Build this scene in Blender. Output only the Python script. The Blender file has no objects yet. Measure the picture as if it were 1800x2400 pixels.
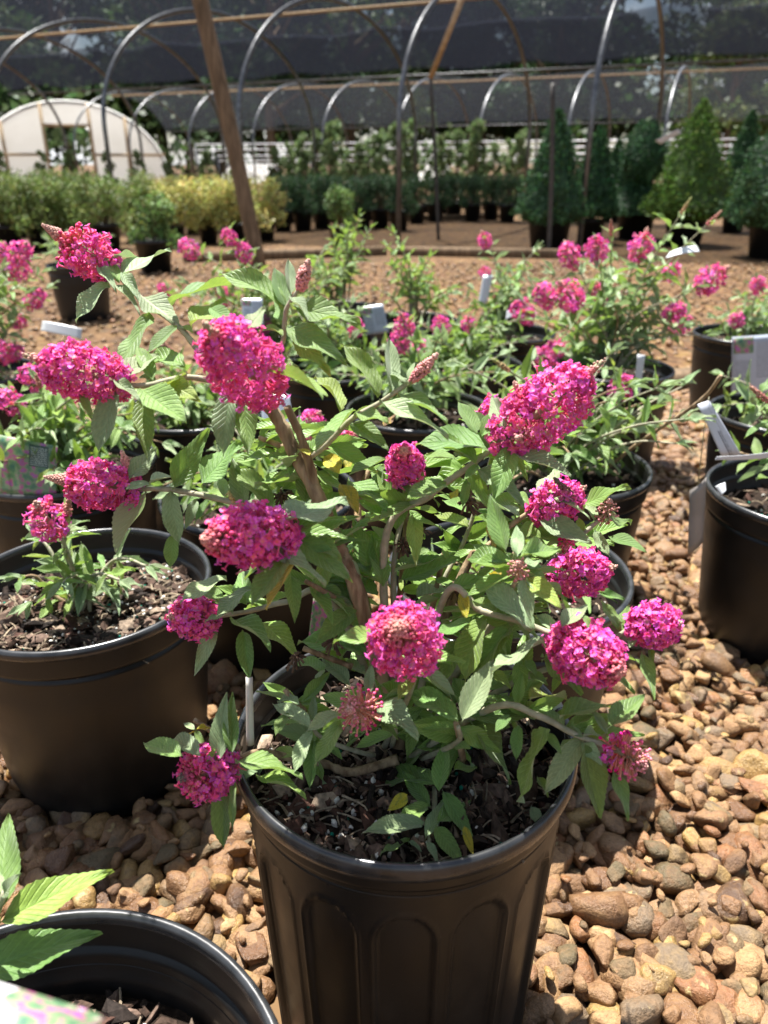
import bpy, math, random
import numpy as np
from mathutils import Vector, Matrix

# ------------------------------------------------------------------ camera, world, sun
sc = bpy.context.scene
COL = sc.collection
H, PITCH, F = 0.70, math.radians(24.4), 1800.0          # camera height, tilt, focal length in photo pixels
CP, SP = math.cos(PITCH), math.sin(PITCH)
cam_d = bpy.data.cameras.new('camera'); cam = bpy.data.objects.new('camera', cam_d); COL.objects.link(cam)
cam.location = (0, 0, H); cam.rotation_euler = (math.pi/2 - PITCH, 0, 0)
cam_d.sensor_fit = 'VERTICAL'; cam_d.sensor_height = 36.0; cam_d.sensor_width = 27.0
cam_d.lens = 36.0*F/2400.0; cam_d.clip_start = 0.02; cam_d.clip_end = 600
cam_d.dof.use_dof = True; cam_d.dof.focus_distance = 0.60; cam_d.dof.aperture_fstop = 7.6
sc.camera = cam
SUN_EL, SUN_AZ = math.radians(70), math.radians(-24)     # azimuth from +Y towards +X: behind the bush, a little left
sdir = Vector((math.sin(SUN_AZ)*math.cos(SUN_EL), math.cos(SUN_AZ)*math.cos(SUN_EL), math.sin(SUN_EL)))
sun_d = bpy.data.lights.new('sun', 'SUN'); sun_d.energy = 5.0; sun_d.angle = math.radians(0.53); sun_d.color = (1, 0.97, 0.92)
sun = bpy.data.objects.new('sun', sun_d); COL.objects.link(sun)
sun.rotation_euler = (-sdir).to_track_quat('-Z', 'Y').to_euler(); sun.location = (0, 0, 30)
world = bpy.data.worlds.new('World'); sc.world = world; world.use_nodes = True
wn, wl = world.node_tree.nodes, world.node_tree.links
wn.clear()
sky = wn.new('ShaderNodeTexSky'); sky.sky_type = 'NISHITA'; sky.sun_disc = False
sky.sun_elevation = SUN_EL; sky.sun_rotation = SUN_AZ; sky.dust_density = 1.2; sky.ozone_density = 1.0
wbg = wn.new('ShaderNodeBackground'); wbg.inputs[1].default_value = 0.05
wtc = wn.new('ShaderNodeTexCoord'); wnz = wn.new('ShaderNodeTexNoise'); wnz.inputs['Scale'].default_value = 4.0; wnz.inputs['Detail'].default_value = 6
wrm = wn.new('ShaderNodeValToRGB'); wrm.color_ramp.elements[0].position = 0.48; wrm.color_ramp.elements[1].position = 0.66
wmx = wn.new('ShaderNodeMixRGB'); wmx.inputs[2].default_value = (11, 11.3, 11.8, 1)
wout = wn.new('ShaderNodeOutputWorld')
wl.new(wtc.outputs['Generated'], wnz.inputs['Vector']); wl.new(wnz.outputs['Fac'], wrm.inputs[0]); wl.new(wrm.outputs[0], wmx.inputs[0])
wl.new(sky.outputs[0], wmx.inputs[1]); wl.new(wmx.outputs[0], wbg.inputs[0]); wl.new(wbg.outputs[0], wout.inputs[0])
sc.view_settings.view_transform = 'Standard'; sc.view_settings.look = 'None'
sc.view_settings.exposure = 1.52; sc.view_settings.gamma = 1.0; sc.view_settings.use_curve_mapping = False
sc.render.engine = 'CYCLES'
sc.cycles.max_bounces = 8; sc.cycles.transparent_max_bounces = 16; sc.cycles.diffuse_bounces = 4
sc.cycles.use_denoising = True
sc.cycles.caustics_reflective = False; sc.cycles.caustics_refractive = False

rng = np.random.default_rng(7); R = random.Random(5)

# ------------------------------------------------------------------ pixel -> place
def ray(px, py):                                         # photo pixel (1800x2400) -> (x, y, z) per unit of axial depth
    X, U = (px-900)/F, (1200-py)/F
    return np.array([X, CP+U*SP, U*CP-SP])
def P(px, py, Y):                                        # the point of that line of sight standing Y metres ahead
    r = ray(px, py); return np.array([0, 0, H]) + r*(Y/r[1])
def onz(px, py, z=0.0):                                  # where that line of sight meets height z
    r = ray(px, py); return np.array([0, 0, H]) + r*((z-H)/r[2])
D = 1800/1659.0
def PD(px, py, Y): return P(px*D, py*D, Y)
def onzd(px, py, z=0.0): return onz(px*D, py*D, z)
def pix(p):
    x, y, z = p[0], p[1], p[2]-H
    d = y*CP - z*SP; u = y*SP + z*CP
    return 900+F*x/d, 1200-F*u/d, d

# ------------------------------------------------------------------ mesh helpers
class Geo:
    def __init__(s): s.V = []; s.T = []; s.Q = []; s.C = []; s.n = 0; s.UV = []; s.Rn = []
    def add(s, V, T=None, Q=None, col=None, uv=None, rn=None):
        V = np.asarray(V, float)
        if T is not None and len(T): s.T.append(np.asarray(T, int)+s.n)
        if Q is not None and len(Q): s.Q.append(np.asarray(Q, int)+s.n)
        s.V.append(V); s.n += len(V)
        if col is not None:
            col = np.asarray(col, float); s.C.append(np.broadcast_to(col, (len(V), 3)))
        if uv is not None: s.UV.append(uv)
        if rn is not None: s.Rn.append(np.full(len(V), rn) if np.isscalar(rn) else rn)
    def mesh(s, name, mat=None, smooth=True):
        V = np.concatenate(s.V); me = bpy.data.meshes.new(name)
        T = np.concatenate(s.T) if s.T else np.zeros((0, 3), int)
        Q = np.concatenate(s.Q) if s.Q else np.zeros((0, 4), int)
        me.vertices.add(len(V)); me.vertices.foreach_set('co', V.astype(np.float32).ravel())
        li = np.concatenate([T.ravel(), Q.ravel()]).astype(np.int32)
        me.loops.add(len(li)); me.loops.foreach_set('vertex_index', li)
        npol = len(T)+len(Q); me.polygons.add(npol)
        ls = np.concatenate([np.arange(len(T))*3, len(T)*3+np.arange(len(Q))*4]).astype(np.int32)
        me.polygons.foreach_set('loop_start', ls)
        me.polygons.foreach_set('loop_total', np.concatenate([np.full(len(T), 3), np.full(len(Q), 4)]).astype(np.int32))
        me.update(calc_edges=True)
        me.polygons.foreach_set('use_smooth', np.full(npol, smooth))
        if s.C:
            a = me.attributes.new('col', 'FLOAT_COLOR', 'POINT')
            C = np.concatenate(s.C); a.data.foreach_set('color', np.c_[C, np.ones(len(C))].astype(np.float32).ravel())
        if s.Rn:
            a = me.attributes.new('rnd', 'FLOAT', 'POINT'); a.data.foreach_set('value', np.concatenate(s.Rn).astype(np.float32))
        if s.UV:
            uv = np.concatenate(s.UV)[li]; l = me.uv_layers.new(name='uv'); l.data.foreach_set('uv', uv.astype(np.float32).ravel())
        if mat: me.materials.append(mat)
        me.validate(); me.update()
        return me

def link(name, me, parent=None, loc=(0, 0, 0), mw=None):
    o = bpy.data.objects.new(name, me); COL.objects.link(o)
    if parent is not None: o.parent = parent
    if mw is not None: o.matrix_local = mw
    else: o.location = loc
    return o
def tag(o, label=None, cat=None, group=None, kind=None):
    if label: o['label'] = label
    if cat: o['category'] = cat
    if group: o['group'] = group
    if kind: o['kind'] = kind
    return o
def empty(name, loc, label, cat, group=None):
    o = bpy.data.objects.new(name, None); COL.objects.link(o); o.location = loc; o.empty_display_size = 0.05
    return tag(o, label, cat, group)

def frame(d):
    d = d/np.linalg.norm(d); a = np.array([0, 0, 1.]) if abs(d[2]) < 0.9 else np.array([1., 0, 0])
    x = np.cross(a, d); x /= np.linalg.norm(x); return x, np.cross(d, x), d
def catmull(pts, n=6):
    p = np.asarray(pts, float)
    if len(p) < 3: return np.array([p[0]+(p[-1]-p[0])*t for t in np.linspace(0, 1, n+1)])
    q = np.vstack([2*p[0]-p[1], p, 2*p[-1]-p[-2]]); out = []
    for i in range(1, len(q)-2):
        for t in np.linspace(0, 1, n, endpoint=False):
            out.append(0.5*((2*q[i])+(-q[i-1]+q[i+1])*t+(2*q[i-1]-5*q[i]+4*q[i+1]-q[i+2])*t*t+(-q[i-1]+3*q[i]-3*q[i+1]+q[i+2])*t**3))
    out.append(p[-1]); return np.array(out)
def tube(g, pts, r0, r1=None, n=6, col=None, cap=True, wob=0.0):
    pts = np.asarray(pts, float); r1 = r0 if r1 is None else r1; m = len(pts)
    tg = np.gradient(pts, axis=0); tg /= np.linalg.norm(tg, axis=1)[:, None]+1e-12
    x, y, _ = frame(tg[0]); V = []
    a = np.arange(n)*2*np.pi/n
    for i in range(m):
        x = x - tg[i]*np.dot(x, tg[i]); x /= np.linalg.norm(x); y = np.cross(tg[i], x)
        r = r0+(r1-r0)*i/(m-1)
        if wob: r *= 1+wob*rng.normal()
        V.append(pts[i]+np.outer(np.cos(a), x)*r+np.outer(np.sin(a), y)*r)
    V = np.concatenate(V); Q = []
    for i in range(m-1):
        for k in range(n):
            Q.append((i*n+k, i*n+(k+1) % n, (i+1)*n+(k+1) % n, (i+1)*n+k))
    T = []
    if cap:
        V = np.vstack([V, pts[0], pts[-1]])
        for k in range(n):
            T += [(m*n, (k+1) % n, k), (m*n+1, (m-1)*n+k, (m-1)*n+(k+1) % n)]
    uv = None
    g.add(V, T, Q, col)
def box(g, c, s, col=None, rot=None):
    v = np.array([(x, y, z) for x in (-.5, .5) for y in (-.5, .5) for z in (-.5, .5)])*np.asarray(s)
    if rot is not None: v = v@np.asarray(rot).T
    g.add(v+np.asarray(c), None, [(0, 1, 3, 2), (4, 6, 7, 5), (0, 4, 5, 1), (2, 3, 7, 6), (0, 2, 6, 4), (1, 5, 7, 3)], col)
def rotz(a): c, s = math.cos(a), math.sin(a); return np.array([[c, -s, 0], [s, c, 0], [0, 0, 1]])
def rot_axis(ax, a): return np.array(Matrix.Rotation(a, 3, Vector(ax)))
def ico(sub):
    import bmesh
    b = bmesh.new(); bmesh.ops.create_icosphere(b, subdivisions=sub, radius=1)
    V = np.array([v.co[:] for v in b.verts]); T = np.array([[v.index for v in f.verts] for f in b.faces]); b.free(); return V, T
ICO1, ICO2, ICO3 = ico(1), ico(2), ico(3)

# ------------------------------------------------------------------ materials
def new_mat(name):
    m = bpy.data.materials.new(name); m.use_nodes = True; nt = m.node_tree
    return m, nt.nodes, nt.links, nt.nodes['Principled BSDF']
def nd(n, t, **kw):
    x = n.new(t)
    for k, v in kw.items():
        if k in x.inputs: x.inputs[k].default_value = v
        else: setattr(x, k, v)
    return x
def ramp(n, stops, interp='LINEAR'):
    r = n.new('ShaderNodeValToRGB'); cr = r.color_ramp; cr.interpolation = interp
    while len(cr.elements) < len(stops): cr.elements.new(0.5)
    for e, (p, c) in zip(cr.elements, stops): e.position = p; e.color = (*c, 1)
    return r
def math_(n, l, op, a, b=None):
    x = n.new('ShaderNodeMath'); x.operation = op
    for i, v in enumerate((a, b)):
        if v is None: continue
        if isinstance(v, (int, float)): x.inputs[i].default_value = v
        else: l.new(v, x.inputs[i])
    return x.outputs[0]

def leaf_mat(name, top, under, trans, blotch=None, tw=0.24):
    m, n, l, b = new_mat(name)
    uv = nd(n, 'ShaderNodeUVMap', uv_map='uv'); sep = n.new('ShaderNodeSeparateXYZ'); l.new(uv.outputs[0], sep.inputs[0])
    u, v = sep.outputs[0], sep.outputs[1]
    av = math_(n, l, 'ABSOLUTE', math_(n, l, 'SUBTRACT', v, 0.5))          # 0 at midrib .. .5 at margin
    ph = math_(n, l, 'SUBTRACT', math_(n, l, 'MULTIPLY', u, 11.0), math_(n, l, 'MULTIPLY', av, 5.5))
    tri = math_(n, l, 'ABSOLUTE', math_(n, l, 'SUBTRACT', math_(n, l, 'FRACT', ph), 0.5))     # 0 on a side vein
    vein = math_(n, l, 'MINIMUM', math_(n, l, 'MULTIPLY', tri, 5.0), math_(n, l, 'MULTIPLY', av, 16.0))
    vein = math_(n, l, 'MINIMUM', vein, 1.0)
    tc = n.new('ShaderNodeTexCoord'); nz = nd(n, 'ShaderNodeTexNoise', Scale=14.0, Detail=5.0); l.new(tc.outputs['Object'], nz.inputs['Vector'])
    fz = nd(n, 'ShaderNodeTexNoise', Scale=160.0, Detail=2.0); l.new(tc.outputs['Object'], fz.inputs['Vector'])
    oi = n.new('ShaderNodeObjectInfo')
    hs = n.new('ShaderNodeHueSaturation')
    l.new(math_(n, l, 'ADD', math_(n, l, 'MULTIPLY', oi.outputs['Random'], 0.036), 0.482), hs.inputs['Hue'])
    l.new(math_(n, l, 'ADD', math_(n, l, 'MULTIPLY', math_(n, l, 'FRACT', math_(n, l, 'MULTIPLY', oi.outputs['Random'], 7.31)), 0.5), 0.75), hs.inputs['Value'])
    mx = nd(n, 'ShaderNodeMixRGB'); mx.inputs[1].default_value = (*[c*1.25+0.02 for c in top], 1); mx.inputs[2].default_value = (*top, 1)
    l.new(vein, mx.inputs[0])
    mn = nd(n, 'ShaderNodeMixRGB'); mn.blend_type = 'MULTIPLY'; mn.inputs[0].default_value = 0.7
    r = ramp(n, [(0.3, (0.62, 0.66, 0.6)), (0.7, (1.2, 1.15, 1.15))]); l.new(nz.outputs['Fac'], r.inputs[0])
    l.new(mx.outputs[0], mn.inputs[1]); l.new(r.outputs[0], mn.inputs[2])
    cur = mn.outputs[0]
    if blotch:
        bz = nd(n, 'ShaderNodeTexNoise', Scale=3.0, Detail=4.0); l.new(tc.outputs['Object'], bz.inputs['Vector'])
        br = ramp(n, [(0.5, (0, 0, 0)), (0.6, (1, 1, 1))]); l.new(bz.outputs['Fac'], br.inputs[0])
        bm = nd(n, 'ShaderNodeMixRGB'); l.new(br.outputs[0], bm.inputs[0]); l.new(cur, bm.inputs[1]); bm.inputs[2].default_value = (*blotch, 1); cur = bm.outputs[0]
    l.new(cur, hs.inputs['Color'])
    ge = n.new('ShaderNodeNewGeometry'); side = nd(n, 'ShaderNodeMixRGB'); l.new(ge.outputs['Backfacing'], side.inputs[0])
    l.new(hs.outputs[0], side.inputs[1]); side.inputs[2].default_value = (*under, 1)
    l.new(side.outputs[0], b.inputs['Base Color'])
    b.inputs['Roughness'].default_value = 0.46; b.inputs['Specular IOR Level'].default_value = 0.5
    b.inputs['Sheen Weight'].default_value = 0.25; b.inputs['Sheen Roughness'].default_value = 0.4
    h = math_(n, l, 'ADD', math_(n, l, 'POWER', vein, 0.6), math_(n, l, 'MULTIPLY', fz.outputs['Fac'], 0.35))
    bp = nd(n, 'ShaderNodeBump', Strength=0.55, Distance=0.0012); l.new(h, bp.inputs['Height']); l.new(bp.outputs[0], b.inputs['Normal'])
    tr = n.new('ShaderNodeBsdfTranslucent'); tm = nd(n, 'ShaderNodeMixRGB'); tm.blend_type = 'MULTIPLY'; tm.inputs[0].default_value = 0.5
    tm.inputs[1].default_value = (*trans, 1); l.new(r.outputs[0], tm.inputs[2]); l.new(tm.outputs[0], tr.inputs[0])
    ms = nd(n, 'ShaderNodeMixShader', Fac=tw); l.new(b.outputs[0], ms.inputs[1]); l.new(tr.outputs[0], ms.inputs[2])
    l.new(ms.outputs[0], n['Material Output'].inputs[0])
    return m
L_GREEN = leaf_mat('leaf_green', (0.155, 0.265, 0.058), (0.26, 0.34, 0.19), (0.38, 0.60, 0.08))
L_SILVER = leaf_mat('leaf_silver', (0.285, 0.385, 0.190), (0.34, 0.39, 0.29), (0.34, 0.50, 0.18))
L_LIME = leaf_mat('leaf_lime', (0.225, 0.335, 0.055), (0.28, 0.34, 0.14), (0.44, 0.58, 0.08))
L_YELLOW = leaf_mat('leaf_yellow', (0.55, 0.46, 0.03), (0.5, 0.45, 0.08), (0.75, 0.62, 0.03), blotch=(0.22, 0.24, 0.04))
L_BROWN = leaf_mat('leaf_brown', (0.20, 0.11, 0.04), (0.26, 0.15, 0.06), (0.35, 0.16, 0.04), blotch=(0.5, 0.34, 0.05))
LM = {'g': L_GREEN, 's': L_SILVER, 'l': L_LIME, 'y': L_YELLOW, 'b': L_BROWN}

def col_mat(name, rough=0.55, trans=0.0, bump=0.0, bscale=300, spec=0.3, var=0.25):
    m, n, l, b = new_mat(name)
    at = nd(n, 'ShaderNodeAttribute', attribute_name='col')
    tc = n.new('ShaderNodeTexCoord'); nz = nd(n, 'ShaderNodeTexNoise', Scale=bscale, Detail=3.0); l.new(tc.outputs['Object'], nz.inputs['Vector'])
    r = ramp(n, [(0.3, (1-var,)*3), (0.7, (1+var,)*3)]); l.new(nz.outputs['Fac'], r.inputs[0])
    mx = nd(n, 'ShaderNodeMixRGB'); mx.blend_type = 'MULTIPLY'; mx.inputs[0].default_value = 1; l.new(at.outputs['Color'], mx.inputs[1]); l.new(r.outputs[0], mx.inputs[2])
    l.new(mx.outputs[0], b.inputs['Base Color']); b.inputs['Roughness'].default_value = rough; b.inputs['Specular IOR Level'].default_value = spec
    if bump:
        bp = nd(n, 'ShaderNodeBump', Strength=bump, Distance=0.002); l.new(nz.outputs['Fac'], bp.inputs['Height']); l.new(bp.outputs[0], b.inputs['Normal'])
    if trans:
        tr = n.new('ShaderNodeBsdfTranslucent'); l.new(mx.outputs[0], tr.inputs[0])
        ms = nd(n, 'ShaderNodeMixShader', Fac=trans); l.new(b.outputs[0], ms.inputs[1]); l.new(tr.outputs[0], ms.inputs[2]); l.new(ms.outputs[0], n['Material Output'].inputs[0])
    return m
M_PETAL = col_mat('petal', 0.5, 0.35, 0, 500, 0.35, 0.12)
M_BUD = col_mat('bud', 0.6, 0.1, 0.3, 900, 0.25, 0.2)
M_BARK = col_mat('bark_bits', 0.85, 0, 0.6, 220, 0.2, 0.45)
M_FOLI = col_mat('far_foliage', 0.55, 0.3, 0, 6, 0.35, 0.3)

def noise_mat(name, c1, c2, scale=8, rough=0.6, bump=0.2, metal=0.0, spec=0.5, stretch=(1, 1, 1), bd=0.003, detail=6):
    m, n, l, b = new_mat(name)
    tc = n.new('ShaderNodeTexCoord'); mp = nd(n, 'ShaderNodeMapping'); mp.inputs['Scale'].default_value = stretch; l.new(tc.outputs['Object'], mp.inputs[0])
    nz = nd(n, 'ShaderNodeTexNoise', Scale=scale, Detail=detail); l.new(mp.outputs[0], nz.inputs['Vector'])
    r = ramp(n, [(0.35, c1), (0.68, c2)]); l.new(nz.outputs['Fac'], r.inputs[0]); l.new(r.outputs[0], b.inputs['Base Color'])
    b.inputs['Roughness'].default_value = rough; b.inputs['Metallic'].default_value = metal; b.inputs['Specular IOR Level'].default_value = spec
    if bump:
        bp = nd(n, 'ShaderNodeBump', Strength=bump, Distance=bd); l.new(nz.outputs['Fac'], bp.inputs['Height']); l.new(bp.outputs[0], b.inputs['Normal'])
    return m
M_WOODY = noise_mat('woody_stem', (0.13, 0.082, 0.045), (0.42, 0.31, 0.19), 150, 0.85, 1.0, 0, 0.2, (1, 1, 0.18), 0.002)
M_STEM = noise_mat('young_stem', (0.26, 0.26, 0.17), (0.42, 0.38, 0.27), 150, 0.75, 0.3, 0, 0.2)
M_WOOD = noise_mat('weathered_wood', (0.11, 0.075, 0.045), (0.24, 0.165, 0.10), 9, 0.8, 0.5, 0, 0.2, (6, 6, 0.5), 0.006)
M_TAN = noise_mat('sawn_pine', (0.34, 0.24, 0.14), (0.5, 0.37, 0.23), 9, 0.7, 0.2, 0, 0.2, (1, 6, 6))
M_GALV = noise_mat('galvanised_steel', (0.10, 0.103, 0.108), (0.20, 0.205, 0.21), 20, 0.36, 0.05, 0.65, 0.5)
M_WHITE = noise_mat('white_plastic', (0.72, 0.73, 0.75), (0.82, 0.83, 0.84), 10, 0.35, 0.0)
M_DARK = noise_mat('dark_pipe', (0.03, 0.026, 0.022), (0.07, 0.06, 0.05), 14, 0.6, 0.1)
M_DEAD = noise_mat('dry_flower', (0.05, 0.03, 0.02), (0.16, 0.10, 0.06), 200, 0.9, 0.8)

def pot_mat(name):
    m, n, l, b = new_mat(name)
    tc = n.new('ShaderNodeTexCoord')
    nz = nd(n, 'ShaderNodeTexNoise', Scale=26.0, Detail=8.0); l.new(tc.outputs['Object'], nz.inputs['Vector'])
    f2 = nd(n, 'ShaderNodeTexNoise', Scale=420.0, Detail=2.0); l.new(tc.outputs['Object'], f2.inputs['Vector'])
    r = ramp(n, [(0.40, (0.0062, 0.0061, 0.0061)), (0.62, (0.009, 0.0087, 0.0084)), (0.80, (0.020, 0.018, 0.016))]); l.new(nz.outputs['Fac'], r.inputs[0])
    sp = nd(n, 'ShaderNodeTexVoronoi', Scale=90.0); l.new(tc.outputs['Object'], sp.inputs['Vector'])
    sr = ramp(n, [(0.035, (1, 1, 1)), (0.05, (0, 0, 0))]); l.new(sp.outputs['Distance'], sr.inputs[0])
    mx = nd(n, 'ShaderNodeMixRGB'); l.new(math_(n, l, 'MULTIPLY', sr.outputs[0], 0.3), mx.inputs[0]); l.new(r.outputs[0], mx.inputs[1]); mx.inputs[2].default_value = (0.15, 0.12, 0.09, 1)
    l.new(mx.outputs[0], b.inputs['Base Color'])
    rr = ramp(n, [(0.3, (0.36,)*3), (0.75, (0.52,)*3)]); l.new(nz.outputs['Fac'], rr.inputs[0]); l.new(rr.outputs[0], b.inputs['Roughness'])
    b.inputs['Specular IOR Level'].default_value = 0.42
    bp = nd(n, 'ShaderNodeBump', Strength=0.10, Distance=0.0006); l.new(f2.outputs['Fac'], bp.inputs['Height']); l.new(bp.outputs[0], b.inputs['Normal'])
    return m
M_POT = pot_mat('black_pot_plastic')

M_RIM = noise_mat('pot_rim_painted_sheen', (0.016, 0.017, 0.018), (0.038, 0.039, 0.041), 60, 0.27, 0.05, 0, 0.6)  # greyer, glossier than the pot wall: the rim's sun highlight put into its colour
def soil_mat():
    m, n, l, b = new_mat('potting_soil')
    tc = n.new('ShaderNodeTexCoord'); nz = nd(n, 'ShaderNodeTexNoise', Scale=150.0, Detail=8.0, Roughness=0.7); l.new(tc.outputs['Object'], nz.inputs['Vector'])
    r = ramp(n, [(0.3, (0.012, 0.009, 0.007)), (0.55, (0.035, 0.023, 0.016)), (0.75, (0.12, 0.08, 0.055))]); l.new(nz.outputs['Fac'], r.inputs[0])
    l.new(r.outputs[0], b.inputs['Base Color']); b.inputs['Roughness'].default_value = 0.95; b.inputs['Specular IOR Level'].default_value = 0.15
    bp = nd(n, 'ShaderNodeBump', Strength=1.0, Distance=0.006); l.new(nz.outputs['Fac'], bp.inputs['Height']); l.new(bp.outputs[0], b.inputs['Normal'])
    return m
M_SOIL = soil_mat()

STONE_STOPS = [(0.0, (0.129, 0.064, 0.030)), (0.10, (0.242, 0.134, 0.063)), (0.20, (0.078, 0.043, 0.026)), (0.30, (0.304, 0.177, 0.082)), (0.40, (0.165, 0.086, 0.042)), (0.50, (0.355, 0.219, 0.103)),
               (0.58, (0.232, 0.106, 0.047)), (0.66, (0.103, 0.079, 0.040)), (0.74, (0.273, 0.159, 0.079)), (0.82, (0.154, 0.111, 0.070)), (0.90, (0.335, 0.212, 0.075)), (1.0, (0.201, 0.108, 0.054))]
def stone_mat():
    m, n, l, b = new_mat('river_gravel')
    at = nd(n, 'ShaderNodeAttribute', attribute_name='rnd'); oi = n.new('ShaderNodeObjectInfo')
    rv = math_(n, l, 'FRACT', math_(n, l, 'ADD', at.outputs['Fac'], oi.outputs['Random']))
    tc = n.new('ShaderNodeTexCoord'); ge = n.new('ShaderNodeNewGeometry')
    nz = nd(n, 'ShaderNodeTexNoise', Scale=60.0, Detail=6.0, Roughness=0.6); l.new(ge.outputs['Position'], nz.inputs['Vector'])
    n2 = nd(n, 'ShaderNodeTexNoise', Scale=330.0, Detail=5.0, Roughness=0.65); l.new(ge.outputs['Position'], n2.inputs['Vector'])
    v2 = math_(n, l, 'ADD', rv, math_(n, l, 'MULTIPLY', math_(n, l, 'SUBTRACT', nz.outputs['Fac'], 0.5), 0.16))
    r = ramp(n, STONE_STOPS); l.new(v2, r.inputs[0])
    mm = nd(n, 'ShaderNodeMixRGB'); mm.blend_type = 'MULTIPLY'; mm.inputs[0].default_value = 0.75
    rr = ramp(n, [(0.28, (0.5, 0.48, 0.46)), (0.5, (1, 1, 1)), (0.75, (1.25, 1.2, 1.1))]); l.new(n2.outputs['Fac'], rr.inputs[0]); l.new(r.outputs[0], mm.inputs[1]); l.new(rr.outputs[0], mm.inputs[2])
    # pale limonite crust on some stones
    cr = ramp(n, [(0.60, (0, 0, 0)), (0.68, (1, 1, 1))]); l.new(nz.outputs['Fac'], cr.inputs[0])
    mk = math_(n, l, 'GREATER_THAN', math_(n, l, 'FRACT', math_(n, l, 'MULTIPLY', rv, 17.3)), 0.72)
    cm = nd(n, 'ShaderNodeMixRGB'); l.new(math_(n, l, 'MULTIPLY', math_(n, l, 'MULTIPLY', cr.outputs[0], mk), 0.8), cm.inputs[0]); l.new(mm.outputs[0], cm.inputs[1]); cm.inputs[2].default_value = (0.50, 0.38, 0.17, 1)
    l.new(cm.outputs[0], b.inputs['Base Color'])
    rg = math_(n, l, 'ADD', math_(n, l, 'MULTIPLY', math_(n, l, 'FRACT', math_(n, l, 'MULTIPLY', rv, 5.7)), 0.42), 0.26); l.new(rg, b.inputs['Roughness'])
    b.inputs['Specular IOR Level'].default_value = 0.4
    h = math_(n, l, 'ADD', math_(n, l, 'MULTIPLY', nz.outputs['Fac'], 1.0), math_(n, l, 'MULTIPLY', n2.outputs['Fac'], 0.35))
    bp = nd(n, 'ShaderNodeBump', Strength=0.7, Distance=0.008); l.new(h, bp.inputs['Height']); l.new(bp.outputs[0], b.inputs['Normal'])
    return m
M_STONE = stone_mat()

def ground_mat():
    m, n, l, b = new_mat('gravel_ground')
    ge = n.new('ShaderNodeNewGeometry')
    vo = nd(n, 'ShaderNodeTexVoronoi', Scale=28.0); l.new(ge.outputs['Position'], vo.inputs['Vector'])
    sep = n.new('ShaderNodeSeparateColor'); l.new(vo.outputs['Color'], sep.inputs[0])
    r = ramp(n, [(p, tuple(x*0.56 for x in c)) for p, c in STONE_STOPS]); l.new(sep.outputs[0], r.inputs[0])
    nz = nd(n, 'ShaderNodeTexNoise', Scale=1.3, Detail=6.0); l.new(ge.outputs['Position'], nz.inputs['Vector'])
    rr = ramp(n, [(0.3, (0.7, 0.7, 0.7)), (0.7, (1.15, 1.1, 1.05))]); l.new(nz.outputs['Fac'], rr.inputs[0])
    mm = nd(n, 'ShaderNodeMixRGB'); mm.blend_type = 'MULTIPLY'; mm.inputs[0].default_value = 1; l.new(r.outputs[0], mm.inputs[1]); l.new(rr.outputs[0], mm.inputs[2])
    l.new(mm.outputs[0], b.inputs['Base Color']); b.inputs['Roughness'].default_value = 0.85; b.inputs['Specular IOR Level'].default_value = 0.2
    inv = math_(n, l, 'SUBTRACT', 1.0, vo.outputs['Distance'])
    bp = nd(n, 'ShaderNodeBump', Strength=0.9, Distance=0.012); l.new(inv, bp.inputs['Height']); l.new(bp.outputs[0], b.inputs['Normal'])
    return m
M_GROUND = ground_mat()
def cloth_mat(name, c, cover):
    m, n, l, b = new_mat(name); n.remove(b)
    df = nd(n, 'ShaderNodeBsdfDiffuse'); df.inputs[0].default_value = (*c, 1)
    tl = nd(n, 'ShaderNodeBsdfTranslucent'); tl.inputs[0].default_value = (*c, 1)
    a = nd(n, 'ShaderNodeMixShader', Fac=0.4); l.new(df.outputs[0], a.inputs[1]); l.new(tl.outputs[0], a.inputs[2])
    tp = nd(n, 'ShaderNodeBsdfTransparent')
    tc = n.new('ShaderNodeTexCoord'); nz = nd(n, 'ShaderNodeTexNoise', Scale=1.6, Detail=4.0); l.new(tc.outputs['Object'], nz.inputs['Vector'])
    fac = math_(n, l, 'ADD', math_(n, l, 'MULTIPLY', math_(n, l, 'SUBTRACT', nz.outputs['Fac'], 0.5), 0.05), cover)
    mx = n.new('ShaderNodeMixShader'); l.new(fac, mx.inputs[0]); l.new(tp.outputs[0], mx.inputs[1]); l.new(a.outputs[0], mx.inputs[2]); l.new(mx.outputs[0], n['Material Output'].inputs[0])
    return m
M_CLOTH = cloth_mat('black_shade_cloth', (0.026, 0.029, 0.040), 0.63)
M_CLOTH2 = cloth_mat('thin_shade_cloth', (0.05, 0.054, 0.065), 0.48)
def film_mat():
    m, n, l, b = new_mat('white_poly_film')
    tc = n.new('ShaderNodeTexCoord'); nz = nd(n, 'ShaderNodeTexNoise', Scale=1.2, Detail=6.0); l.new(tc.outputs['Object'], nz.inputs['Vector'])
    r = ramp(n, [(0.3, (0.78, 0.77, 0.73)), (0.7, (0.88, 0.87, 0.84))]); l.new(nz.outputs['Fac'], r.inputs[0]); l.new(r.outputs[0], b.inputs['Base Color'])
    b.inputs['Roughness'].default_value = 0.4
    bp = nd(n, 'ShaderNodeBump', Strength=0.3, Distance=0.05); l.new(nz.outputs['Fac'], bp.inputs['Height']); l.new(bp.outputs[0], b.inputs['Normal'])
    tr = nd(n, 'ShaderNodeBsdfTranslucent'); l.new(r.outputs[0], tr.inputs[0])
    ms = nd(n, 'ShaderNodeMixShader', Fac=0.6); l.new(b.outputs[0], ms.inputs[1]); l.new(tr.outputs[0], ms.inputs[2]); l.new(ms.outputs[0], n['Material Output'].inputs[0])
    return m
M_FILM = film_mat()
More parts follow.
